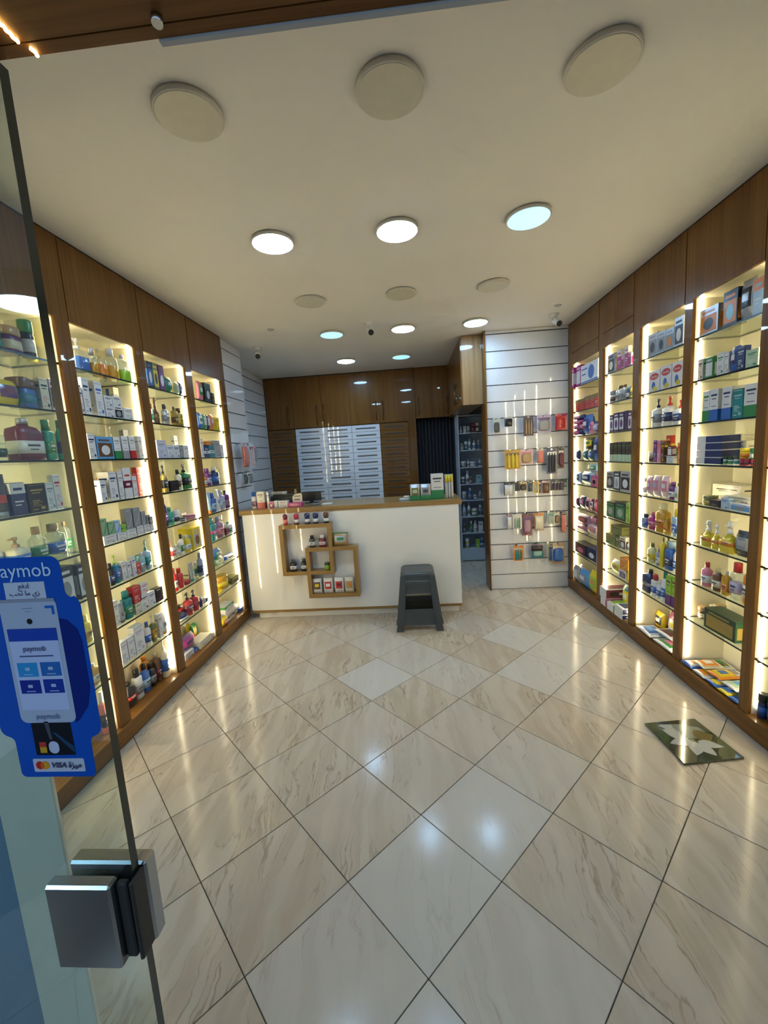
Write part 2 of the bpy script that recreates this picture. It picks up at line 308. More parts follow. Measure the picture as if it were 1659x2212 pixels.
# ------------------------------------------------------------------ ceiling lamps
LROWS = [(1.53, [-.688, 0, .68], '000'), (2.385, [-.683, 0, .692], '22'+'1'), (3.265, [-.685, .005, .688], '000'), (4.12, [-.684, .008, .694], '122'), (5.245, [-.715, -.03], '21')]
RN = ['nearest the door', 'second from the door', 'third row from the door', 'fourth row, before the counter', 'behind the counter']
CN = ['left', 'middle', 'right']
def disc_lamp(x, y, state, label, r=.114, z=ZC):
    t = tag(empty('ceiling_light', (x, y, z)), label, 'ceiling light', 'round ceiling lights')
    part(MB().loft([(z-.020, x, y, r-.004, r-.004, 2), (z-.016, x, y, r, r, 2), (z-.004, x, y, r, r, 2), (z-.004, x, y, r-.006, r-.006, 2), (z, x, y, r-.006, r-.006, 2)], mat('lamp_rim', (.58, .55, .47), .5), 32), 'rim', t)
    mm = {'0': mat('lamp_cover_off', (.55, .52, .43), .5), '1': M_LAMPD, '2': M_LAMP}[state]
    part(MB().loft([(z-.0215, x, y, r-.008, r-.008, 2), (z-.0195, x, y, r-.005, r-.005, 2)], mm, 32), 'diffuser', t)
for k, (y, xs, st) in enumerate(LROWS):
    for n, x in enumerate(xs):
        disc_lamp(x, y, st[n], ('unlit' if st[n] == '0' else ('dimmer pale blue' if st[n] == '1' else 'bright white'))+' round ceiling light, %s one, %s' % (CN[n], RN[k]))
for x, y, lb in ((-1.523, 4.40, 'over the white left slatwall'), (-.30, 3.90, 'above the middle of the counter'), (1.41, 4.10, 'near the right slatwall')):
    t = tag(empty('security_camera', (x, y, ZC)), 'small white security camera with black lens on ceiling '+lb, 'camera', 'ceiling security cameras')
    wm = mat('camera_white', (.70, .70, .68), .4)
    part(MB().loft([(ZC-.055, x, y, .022, .022, 2), (ZC-.012, x, y, .026, .026, 2), (ZC-.008, x, y, .045, .045, 2), (ZC, x, y, .045, .045, 2)], wm, 16), 'mount', t)
    b = MB(); b.bar((x, y, ZC-.05), (x+.02, y-.075, ZC-.105), .027, wm, 16); part(b, 'barrel', t)
    b = MB(); b.bar((x+.0195, y-.0735, ZC-.104), (x+.0225, y-.0835, ZC-.111), .025, M_BLACK, 16); part(b, 'lens', t)
for x, y, lb in ((-1.197, 3.862, 'left of the counter camera'), (1.36, 3.86, 'beside the right camera')):
    t = tag(MB().loft([(ZC-.012, x, y, .012, .012, 2), (ZC-.004, x, y, .03, .03, 2), (ZC, x, y, .032, .032, 2)], mat('sensor_grey', (.4, .4, .4), .5), 16).build('ceiling_sensor'), 'tiny round grey ceiling sensor '+lb, 'sensor')
# ------------------------------------------------------------------ slatwalls
def slatwall(name, label, boxes, ax):
    t = tag(empty(name, boxes[0]), label, 'slatwall')
    return t
GZ = [.171+.1707*k for k in range(16)]
def slats_y(t, x0, x1, yf, zs, m):               # boards facing -y
    part(MB().box(x0, x1, yf+.014, yf+.024, 0, ZC, M_DARK), 'groove_back', t)
    for z0, z1 in zs:
        zc = (z0+z1)/2; o = MB().box(x0, x1, -.007, .007, z0+.005-zc, z1-.004-zc, m).build('slat', t, (-t.location[0], yf+.007-t.location[1], zc)); o.rotation_euler = (random.gauss(0, .004), 0, random.gauss(0, .0015))
def slats_x(t, y0, y1, xf, zs, m):               # boards facing +x
    part(MB().box(xf-.024, xf-.014, y0, y1, 0, ZC, M_DARK), 'groove_back', t)
    for z0, z1 in zs: part(MB().box(xf-.014, xf, y0, y1, z0+.005, z1-.004, m), 'slat', t)
zz = [0]+GZ+[ZC]
t = tag(empty('slatwall', (1.26, 4.5, 0)), 'white grooved slatwall hung with packets on the right', 'slatwall'); slats_y(t, .845, XR-.003, 4.49, list(zip(zz[:-1], zz[1:])), M_SLAT)
G2 = [2.675-.1495*k for k in range(17)][::-1]; z2 = [0]+G2+[ZC]
t = tag(empty('slatwall', (-1.74, 4.18, 0)), 'short white grooved slatwall beside the last left shelf post', 'slatwall'); slats_x(t, 3.948, 4.42, -1.73, list(zip(z2[:-1], z2[1:])), M_SLAT)
t = tag(empty('slatwall', (-2.05, 5.2, 0)), 'deeper white slatwall running to the back cabinets', 'slatwall'); slats_x(t, 4.44, 5.985, -2.045, list(zip(z2[:-1], z2[1:])), M_SLAT)
struct(MB().box(-2.07, -1.756, 3.95, 4.42, 0, ZC, M_WALL).build('wall_left_pier'))
struct(MB().box(.826, .843, 4.462, 4.70, 0, ZC, M_WOOD).build('trim_1'), 'oak end panel at the passage edge of the right slatwall')
# ------------------------------------------------------------------ back wall cabinets
YB = 6.0
t = tag(empty('upper_cabinet', (-1, 6.2, 2.03)), 'row of oak wall cupboards above the drawer wall', 'cupboard')
part(MB().box(-2.045, .04, YB+.02, 6.38, 2.03, ZC-.012, M_WOOD), 'body', t)
DX = [-2.043, -1.645, -1.225, -.81, -.39, .04]; HX = [-1.712, -1.29, -1.19, -.434, -.338]
M_HANDLE = mat('bronze_handle', (.16, .10, .05), .3, .8)
def handle(p, x, z0, z1, y):
    h = MB(); h.bar((x, y-.022, z0), (x, y-.022, z1), .006, M_HANDLE); h.bar((x, y, z0+.02), (x, y-.022, z0+.02), .005, M_HANDLE, 6); h.bar((x, y, z1-.02), (x, y-.022, z1-.02), .005, M_HANDLE, 6); return h
for k in range(5):
    d = part(MB().box(DX[k]+.002, DX[k+1]-.002, YB, YB+.02, 2.035, ZC-.016, M_WOOD), 'door', t); handle(t, HX[k], 2.07, 2.345, YB).build('handle', d)
part(MB().box(-2.045, .04, YB+.004, YB+.02, ZC-.016, ZC, M_DARK), 'ceiling_gap', t)
def drawers(label, xs, m, hm, n=13, zt=2.022, pitch=.0978):
    t = tag(empty('drawer_cabinet', ((xs[0]+xs[-1])/2, YB, 0)), label, 'drawer cabinet')
    part(MB().box(xs[0], xs[-1], YB+.02, 6.38, 0, zt+.004, M_DARK), 'body', t)
    zb = zt-n*pitch
    part(MB().box(xs[0]+.002, xs[-1]-.002, YB, YB+.02, .08, zb-.003, m), 'base_panel', t)
    for a, b in zip(xs[:-1], xs[1:]):
        dm = MB().box(-(b-a)/2+.002, (b-a)/2-.002, 0, .02, .002, pitch-.002, m).mesh('drawer')
        hw = (b-a)*.35
        hmm = MB().box(-hw, hw, -.012, 0, pitch*.5, pitch*.5+.012, hm).box(-hw, hw, -.004, 0, pitch*.5-.010, pitch*.5, mat('slot_shadow', (.05, .055, .065), .6)).mesh('handle')
        for k in range(n):
            d = link('drawer', dm, t, ((a+b)/2-t.location[0], YB-t.location[1], zt-(k+1)*pitch)); link('handle', hmm, d)
M_DRAW = mat('white_drawer_front', (.62, .67, .74), .30, 0, 1.0, .02, .02, 3)
drawers('wall of white medicine drawers behind the counter', [-1.637, -1.222, -.808, -.397], M_DRAW, mat('drawer_pull', (.30, .34, .40), .3, .5))
drawers('narrow oak drawer column left of the white drawers', [-2.042, -1.641], M_WOODX, mat('drawer_pull_oak', (.07, .04, .018), .4), pitch=.0978)
drawers('narrow oak drawer column right of the white drawers', [-.393, .012], M_WOODX, mat('drawer_pull_oak', (.07, .04, .018), .4), pitch=.0978)
struct(MB().box(.014, .125, YB-.012, YB+.03, 0, ZC, M_WOOD).build('trim_2'), 'oak door jamb right of the drawers')
t = tag(empty('upper_cabinet', (.36, 6.1, 2.05)), 'oak cupboard door above the black curtain', 'cupboard')
part(MB().box(.128, .598, YB+.014, 6.38, 2.06, ZC, M_WOOD), 'body', t)
d = part(MB().box(.130, .596, YB-.004, YB+.014, 2.062, ZC-.014, M_WOOD), 'door', t); handle(t, .174, 2.10, 2.35, YB-.004).build('handle', d)
t = tag(empty('hanging_cabinet', (.715, 5.3, 2.05)), 'glossy oak hanging cabinet over the passage beside the slatwall', 'cupboard')
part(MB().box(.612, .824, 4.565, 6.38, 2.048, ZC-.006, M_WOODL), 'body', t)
for a, b, hy in ((4.572, 5.04, 4.99), (5.044, 5.52, 5.09), (5.524, 5.995, 5.94)):
    d = part(MB().box(.598, .612, a, b, 2.052, ZC-.016, M_WOOD), 'door', t)
    h = MB(); h.bar((.578, hy, 2.10), (.578, hy, 2.34), .006, M_HANDLE); h.bar((.598, hy, 2.12), (.578, hy, 2.12), .005, M_HANDLE, 6); h.bar((.598, hy, 2.32), (.578, hy, 2.32), .005, M_HANDLE, 6); h.build('handle', d)
cu = MB(); N = 72; pts = []
for k in range(N+1):
    x = .127+(.69-.127)*k/N; pts.append((x, 6.10+.028*math.sin(k*2*math.pi/6.5)+.008*math.sin(k*.9)))
n0 = len(cu.v)
for x, y in pts: cu.v += [(x, y, .02), (x, y, 2.055)]
cm = mat('black_curtain', (.018, .017, .020), .8)
for k in range(N): cu.face((n0+2*k, n0+2*k+2, n0+2*k+3, n0+2*k+1), cm, True)
c = cu.build('curtain'); tag(c, 'black pleated curtain closing the back doorway', 'curtain')
c.modifiers.new('thick', 'SOLIDIFY').thickness = .004
# ------------------------------------------------------------------ passage shelving
SW = mat('white_shelf_board', (.46, .51, .58), .4)
t = tag(empty('storage_shelf', (1.1, 5.85, 0)), 'white open storage shelf at the end of the passage', 'shelf')
PZ = [.184, .413, .646, .876, 1.104, 1.336, 1.571, 1.804, 2.04]
part(MB().box(.678, .694, 5.73, 6.06, 0, 2.05, SW), 'side_panel', t); part(MB().box(1.50, 1.516, 5.73, 6.06, 0, 2.05, SW), 'side_panel', t)
part(MB().box(.694, 1.50, 6.045, 6.06, 0, 2.05, SW), 'back_panel', t); part(MB().box(.694, 1.50, 5.735, 5.75, .012, .17, SW), 'kick_board', t)
for z in PZ: part(MB().box(.694, 1.50, 5.73, 6.045, z-.014, z, SW), 'shelf_board', t)
# ------------------------------------------------------------------ sales counter
YC = 3.88
t = tag(empty('sales_counter', (-.6, 4.1, 0)), 'white sales counter with oak worktop', 'counter')
part(MB().box(-1.665, .445, YC, YC+.02, .088, 1.068, M_WHITE), 'front_panel', t)
part(MB().box(.425, .445, YC+.02, 4.42, .088, 1.068, M_WHITE), 'side_panel', t)
part(MB().box(-1.665, .445, YC+.02, 4.42, .088, .105, M_WOODX), 'base_board', t)
part(MB().box(-1.66, .440, YC+.003, YC+.02, .060, .088, M_OAKY), 'base_strip', t)
part(MB().box(-1.607, .417, YC+.035, 4.36, 0, .060, M_WHITE), 'kick_plinth', t)
part(MB().box(-1.69, .475, YC-.012, 4.45, 1.068, 1.113, M_OAKY, bevel=.002), 'worktop', t)
def cube(label, x0, x1, z0, z1, y0, y1, th=.036):
    c = tag(empty('cube_shelf', ((x0+x1)/2, YC, z0)), label, 'wall shelf', 'interlocking cube shelves')
    part(MB().box(x0, x1, y0, y1, z1-th, z1, M_OAKY), 'top_board', c); part(MB().box(x0, x1, y0, y1, z0, z0+th, M_OAKY), 'bottom_board', c)
    part(MB().box(x0, x0+th, y0, y1, z0+th, z1-th, M_OAKZ), 'side_board', c); part(MB().box(x1-th, x1, y0, y1, z0+th, z1-th, M_OAKZ), 'side_board', c)
cube('upper left oak cube frame on the counter front', -1.275, -.772, .468, .962, YC-.110, YC-.0005)
cube('lower right oak cube frame on the counter front', -1.037, -.540, .236, .733, YC-.112, YC-.0005)
# ------------------------------------------------------------------ stacked stools
MS = mat('grey_stool_plastic', (.050, .055, .052), .36, var=.1)
def stool(label, cx, cy, z0, ht=.455, top=.150, bot=.205):
    s = tag(empty('plastic_stool', (cx, cy, z0)), label, 'stool', 'stacked stools'); R = lambda z: bot+(top-bot)*z/ht
    m = MB(); m.loft([(ht-.030, 0, 0, top+.004, top+.004, 7), (ht-.012, 0, 0, top, top, 7), (ht-.003, 0, 0, top-.008, top-.008, 7), (ht, 0, 0, top-.022, top-.022, 7), (ht-.004, 0, 0, top-.04, top-.04, 7)], MS, 32, smooth=False); m.build('seat', s)
    for sx in (-1, 1):
        for sy in (-1, 1):
            g = MB(); n = 0; H = ht-.028
            def ring(z): 
                r = R(z); q = .050+.012*(1-z/H); w = .0072
                pts = [(r, r), (r-q, r), (r-q, r-w), (r-w, r-w), (r-w, r-q), (r, r-q)]
                return [(sx*a, sy*b, z) for a, b in pts]
            for z in (0, .03, .0301, H):
                rr = ring(z)
                if z < .0302 and z != .0301: rr = [(a*1.02, b*1.02, c) for a, b, c in rr]
                g.v += rr
            for r in range(3):
                for k in range(6): a = r*6+k; b = r*6+(k+1) % 6; f = (a, b, b+6, a+6); g.face(f if sx*sy > 0 else f[::-1], MS)
            f = list(range(6)); g.face(f[::-1] if sx*sy > 0 else f, MS); f = list(range(18, 24)); g.face(f if sx*sy > 0 else f[::-1], MS)
            g.build('leg', s)
    def panel(z0_, z1_, name):
        for k in range(4):
            g = MB(); a = k*math.pi/2; c_, s_ = math.cos(a), math.sin(a); vs = []
            for z in (z0_, z1_):
                r = R(z)-.013; hw = R(z)-.03
                vs += [(-hw, -r, z), (hw, -r, z), (hw, -r+.0055, z), (-hw, -r+.0055, z)]
            g.v = [(c_*x-s_*y, s_*x+c_*y, z) for x, y, z in vs]
            for q in ((3,2,1,0),(4,5,6,7),(0,1,5,4),(1,2,6,5),(2,3,7,6),(3,0,4,7)): g.face(q, MS)
            g.build(name, s)
    panel(.330, ht-.028, 'apron'); panel(.050, .130, 'stretcher')
    return s
stool('lower grey plastic stool of the stack by the counter', .020, 3.66, 0)
stool('upper grey plastic stool nested on top of the stack', .020, 3.66, .066)
# ------------------------------------------------------------------ picture board on the floor
pc = [(1.223, 2.157), (1.505, 2.189), (1.541, 1.895), (1.240, 1.858)]
t = tag(empty('picture_board', (1.377, 2.025, 0)), 'glossy square white lily picture lying on the floor tiles', 'picture')
PBM = mat('picture_dark', (.055, .060, .030), .08, 0, 1.0, .02, .6, 9)
m = MB(); n = 4
m.v = [(x-1.377, y-2.025, .001) for x, y in pc]+[(x-1.377, y-2.025, .011) for x, y in pc]
for q in ((0,1,2,3),(7,6,5,4),(0,4,5,1),(1,5,6,2),(2,6,7,3),(3,7,4,0)): m.face(q, PBM)
m.build('board', t)
PET = mat('lily_white', (.42, .42, .39), .08, 0, 1.0, .02, .15, 14); PETG = mat('lily_grey', (.24, .26, .21), .08, 0, 1.0, .02, .3, 14); PETB = mat('lily_olive', (.16, .12, .04), .08, 0, 1.0, .02, .3, 14)
def petal(cx, cy, ang, L, wd, mm, z):
    g = MB(); ca, sa = math.cos(ang), math.sin(ang); P = []
    for k in range(17):
        u = k/16; P.append((u*L, wd*math.sin(math.pi*u**.8)))
    P += [(u, -v) for u, v in P[-2:0:-1]]
    g.v = [(min(.128, max(-.122, cx+ca*u-sa*v)), min(.118, max(-.118, cy+sa*u+ca*v)), z) for u, v in P]+[(min(.128, max(-.122, cx+ca*u-sa*v)), min(.118, max(-.118, cy+sa*u+ca*v)), .0108) for u, v in P]
    k = len(P); g.face(range(k), mm); g.face(list(range(k, 2*k))[::-1], mm)
    g.build('petal', t)
petal(.10, .09, 3.9, .12, .05, PETG, .0111); petal(.03, .08, 2.9, .13, .05, PET, .0113); petal(-.02, .05, .9, .12, .045, PETG, .0115)
petal(-.01, .0, 2.4, .12, .035, PET, .0117); petal(.0, -.01, 3.3, .12, .03, PET, .0119); petal(.01, -.02, 4.2, .11, .032, PET, .0121); petal(.01, -.03, 5.1, .10, .03, PET, .0123)
petal(.02, -.02, 5.9, .11, .028, PET, .0122); petal(.03, .02, .1, .10, .045, PETB, .0116); petal(0, 0, 1.4, .09, .03, PETG, .0118)
# ------------------------------------------------------------------ glass front panel, lock, sticker, header
GY = .450
g = MB().box(-1.70, -.395, GY, GY+.012, .005, 1.983, M_DOORGLASS); g.m = [g.mi(M_DOORGLASS)]*6
for k in (0, 2, 4, 5): g.m[k] = g.mi(M_EDGE)
tag(g.build('glass_panel'), 'clear glass shopfront panel with dark green edge', 'glass panel')
M_LOCK = mat('satin_chrome', (.42, .45, .48), .24, 1.0, var=.05)
lk = tag(empty('door_lock', (-.45, GY, .97)), 'square chrome lock case clamped on the glass edge', 'lock')
part(MB().box(-.504, -.414, GY-.020, GY-.0015, .908, 1.034, M_LOCK, bevel=.003), 'front_case', lk)
part(MB().box(-.498, -.387, GY+.0135, GY+.036, .908, 1.034, M_LOCK, bevel=.003), 'rear_case', lk)
part(MB().box(-.4135, -.3990, GY-.010, GY-.0012, .914, 1.028, M_BLACK, bevel=.002), 'strike', lk)
part(MB().box(-.3948, -.3885, GY-.012, GY+.0134, .912, 1.030, M_BLACK, bevel=.002), 'edge_gasket', lk)
st = tag(empty('payment_sticker', (-.472, GY, 1.18)), 'blue card payment sticker on the glass panel', 'sticker')
def sp(name, pts, lay, c, parent=st, rough=.35):
    m = mat('sticker_'+name+str(len(MATS)), c, rough, var=.03, spec=.06); b = MB().prism(pts[::-1], GY-.0006-.0003*lay, GY-.0001-.0003*(lay-1) if lay else GY-.0001, m); return part(b, name, parent)
def rnd(x0, x1, z0, z1, r, k=5):
    P = []
    for cx, cz, a in ((x1-r, z1-r, 0), (x0+r, z1-r, 90), (x0+r, z0+r, 180), (x1-r, z0+r, 270)):
        for i in range(k+1): t_ = math.radians(a+90*i/k); P.append((cx+r*math.cos(t_), cz+r*math.sin(t_)))
    return P
def arc(cx, cz, r, a0, a1, k=6): return [(cx+r*math.cos(math.radians(a0+(a1-a0)*i/k)), cz+r*math.sin(math.radians(a0+(a1-a0)*i/k))) for i in range(k+1)]
CX = -.472; half = arc(CX+.038, 1.4555, .0125, 90, 0)+[(CX+.0510, 1.434)]+arc(CX+.060, 1.425, .009, 180, 250, 3)+arc(CX+.050, 1.404, .018, 50, 0)+arc(CX+.055, 1.247, .0130, 0, -80)+arc(CX+.0600, 1.2255, .009, 100, 180, 3)+arc(CX+.0435, 1.1845, .0075, 0, -90)
out = half+[(2*CX-x, z) for x, z in half[::-1]]
B1 = (.003, .070, .40)
base = sp('backing', [(x, z) for x, z in out][::-1], 0, B1)
sp('shade', [(-.4390,1.392),(-.4240,1.388),(-.4130,1.376),(-.4095,1.360),(-.4095,1.300),(-.4160,1.275),(-.4300,1.257),(-.4360,1.252)][::-1], 1, (.001, .014, .16))
sp('paper', [(-.4974,1.4375),(-.4452,1.4375),(-.4452,1.414),(-.4974,1.414)], 1, (.46, .52, .62)); 
sp('terminal', rnd(-.5085, -.4345, 1.2535, 1.4165, .009)[::-1], 2, (.36, .42, .54)); sp('terminal_top', [(-.5075,1.4165),(-.436,1.4165),(-.436,1.4125),(-.5075,1.4125)], 3, (.24, .27, .33))
sp('screen', [(-.5035,1.3788),(-.4398,1.3788),(-.4398,1.2712),(-.5035,1.2712)], 3, (.42, .50, .72)); sp('screen_bar', [(-.5035,1.3788),(-.4398,1.3788),(-.4398,1.3630),(-.5035,1.3630)], 4, (.008, .05, .36))
for (x0, x1, z0, z1), c in (((-.4991,-.4730,1.3162,1.3346),(.02,.25,.55)), ((-.4687,-.4426,1.3168,1.3349),(.015,.12,.40)), ((-.4998,-.4730,1.2938,1.3116),(.006,.02,.24)), ((-.4687,-.4426,1.2940,1.3122),(.006,.03,.28))):
    sp('app_tile', [(x0,z1),(x1,z1),(x1,z0),(x0,z0)], 4, c); mx_ = (x0+x1)/2
    sp('icon', [(mx_-.003,z1-.006),(mx_+.003,z1-.006),(mx_+.003,z1-.010),(mx_-.003,z1-.010)], 5, (.35, .45, .65)); sp('icon_caption', [(mx_-.006,z0+.0035),(mx_+.006,z0+.0035),(mx_+.006,z0+.0025),(mx_-.006,z0+.0025)], 5, (.35, .45, .65))
sp('camera_dot', [(-.4722+.0036*math.cos(-a*math.pi/8), 1.388+.0036*math.sin(-a*math.pi/8)) for a in range(16)], 3, (.01, .01, .012))
sp('corner_mark', [(-.4494,1.4072),(-.4380,1.4072),(-.4380,1.3961),(-.4412,1.3961),(-.4412,1.4040),(-.4494,1.4040)], 3, (.01, .10, .45))
for k, (x0, x1) in enumerate(((-.479,-.4655), (-.476,-.4685))): sp('speaker_slit', [(x0,1.4050-.004*k),(x1,1.4050-.004*k),(x1,1.4042-.004*k),(x0,1.4042-.004*k)], 3, (.20, .24, .32))
sp('bank_card', [(-.4968,1.2552),(-.4440,1.2552),(-.4440,1.2080),(-.4968,1.2080)], 1, (.006, .007, .012)); sp('card_stripe', [(-.470,1.2400),(-.466,1.2400),(-.444,1.2200),(-.444,1.2110)], 2, (.012, .05, .11)); sp('card_grey', [(-.4790,1.2550),(-.4730,1.2550),(-.4715,1.2300),(-.4750,1.2300)], 2, (.06, .07, .09))
sp('chip', [(-.4905,1.2265),(-.4815,1.2265),(-.4815,1.2195),(-.4905,1.2195)], 2, (.42, .04, .03)); sp('chip', [(-.4905,1.2195),(-.4815,1.2195),(-.4815,1.2115),(-.4905,1.2115)], 2, (.50, .30, .02)); sp('card_oval', rnd(-.4780, -.4645, 1.2105, 1.2275, .0065)[::-1], 2, (.45, .50, .66))
sp('plate', rnd(-.5040, -.4345, 1.1845, 1.2030, .002)[::-1], 1, (.44, .48, .58))
circ = lambda cx, cz, r: [(cx+r*math.cos(-a*math.pi/10), cz+r*math.sin(-a*math.pi/10)) for a in range(20)]
sp('red_disc', circ(-.4950, 1.1938, .0056), 2, (.48, .02, .015)); sp('amber_disc', circ(-.4878, 1.1938, .0056), 3, (.60, .28, .02)); sp('overlap_disc', [( -.4914+.0022*math.cos(-a*math.pi/6), 1.1938+.0044*math.sin(-a*math.pi/6)) for a in range(12)], 4, (.55, .12, .02))
RX = (math.pi/2, 0, 0); lx, lz = -st.location[0], -st.location[2]
def stx(name, body, size, c, x, z, lay, sx=1.0, shear=0.0, bold=0.0): return text(name, body, size, mat('ink_'+name, c, .5), st, (x+lx, -.0012-.0003*lay, z+lz), RX, .0001, 'CENTER', sx, shear, bold)
stx('brand_text', 'paymob', .0245, (.45, .62, .80), CX+.000, 1.4515, 0, 1.0)
stx('paper_text', '\ufeca\ufed3\ufea9\ufe8d', .0086, (.02, .03, .12), -.472, 1.4325, 1); stx('paper_text', '\ufe90\ufea4\ufe97 \ufe8e\ufee3 \ufef1\ufeaf', .0086, (.02, .03, .12), -.472, 1.4236, 1)
stx('screen_text', 'paymob', .0095, (.01, .02, .12), -.472, 1.3530, 4); stx('terminal_text', 'paymob', .0100, (.10, .16, .30), -.471, 1.2622, 3)
sp('screen_line', [(-.4935,1.3440),(-.4495,1.3440),(-.4495,1.3424),(-.4935,1.3424)], 4, (.06, .08, .2))
stx('card_text', 'VISA', .0098, (.02, .03, .10), -.4690, 1.1940, 2, 1.05, .2, .0003)
stx('card_text', '\ufe93\ufeb0\ufef4\ufee3', .0110, (.02, .02, .06), -.4470, 1.1942, 2, .95, 0, .0003)
hd = tag(empty('door_header', (.3, .46, 1.98)), 'dark oak header board above the shop entrance', 'header')
M_HEAD = wood('header_oak', (.085, .031, .006), (.19, .082, .020), 'x', .45, .2)
part(MB().box(-1.72, 1.72, .250, .4358, 1.9813, ZC, M_HEAD), 'board', hd); part(MB().box(-1.72, 1.72, .4358, .4376, 1.985, ZC, M_DARK), 'groove', hd); part(MB().box(-1.72, 1.72, .4376, .4497, 1.9813, ZC, M_HEAD), 'lip', hd)
b = MB(); b.bar((-.2134, .4300, 1.9813), (-.2134, .4290, 1.974), .0050, M_CHROME, 12); part(b, 'stud', hd)
tag(MB().box(-.2245, 1.70, .4499, .4570, 1.9795, 2.020, M_RAIL, bevel=.001).build('door_rail'), 'thin grey aluminium rail behind the entrance header', 'rail')
b = MB(); P = [(-.3560+.0010*math.sin(k*1.9), .405+.0019*k, 1.9793) for k in range(16)]
for p0, p1 in zip(P[:-1], P[1:]): b.bar(p0, p1, .0016, emit('rope_glow', (1, .75, .25, 1), 6), 6)
for p0, p1 in zip([(-.350, .440, 1.9793), (-.3485, .444, 1.9793)], [(-.3485, .444, 1.9793), (-.3500, .448, 1.9793)]): b.bar(p0, p1, .0018, MATS['rope_glow'], 6)
tag(b.build('light_rope'), 'thin yellow light rope on the corner of the header', 'light rope')
t = tag(empty('window_pedestal', (-.75, .62, 0)), 'white upright board with daylight reflection painted blue, standing behind the glass panel', 'stand')
part(MB().box(-.694, -.594, .550, .558, 0, 1.20, mat('stand_white', (.72, .70, .62), .45), bevel=.002), 'white_board', t); part(MB().box(-1.10, -.6945, .554, .566, 0, 1.20, mat('reflection_blue', (.14, .25, .40), .5)), 'blue_reflection_board', t); part(MB().box(-1.05, -.62, .5665, .70, 0, .03, mat('stand_foot', (.2, .2, .2), .5)), 'foot', t)  # blue part: outside daylight reflected in the glass, put in as board colour
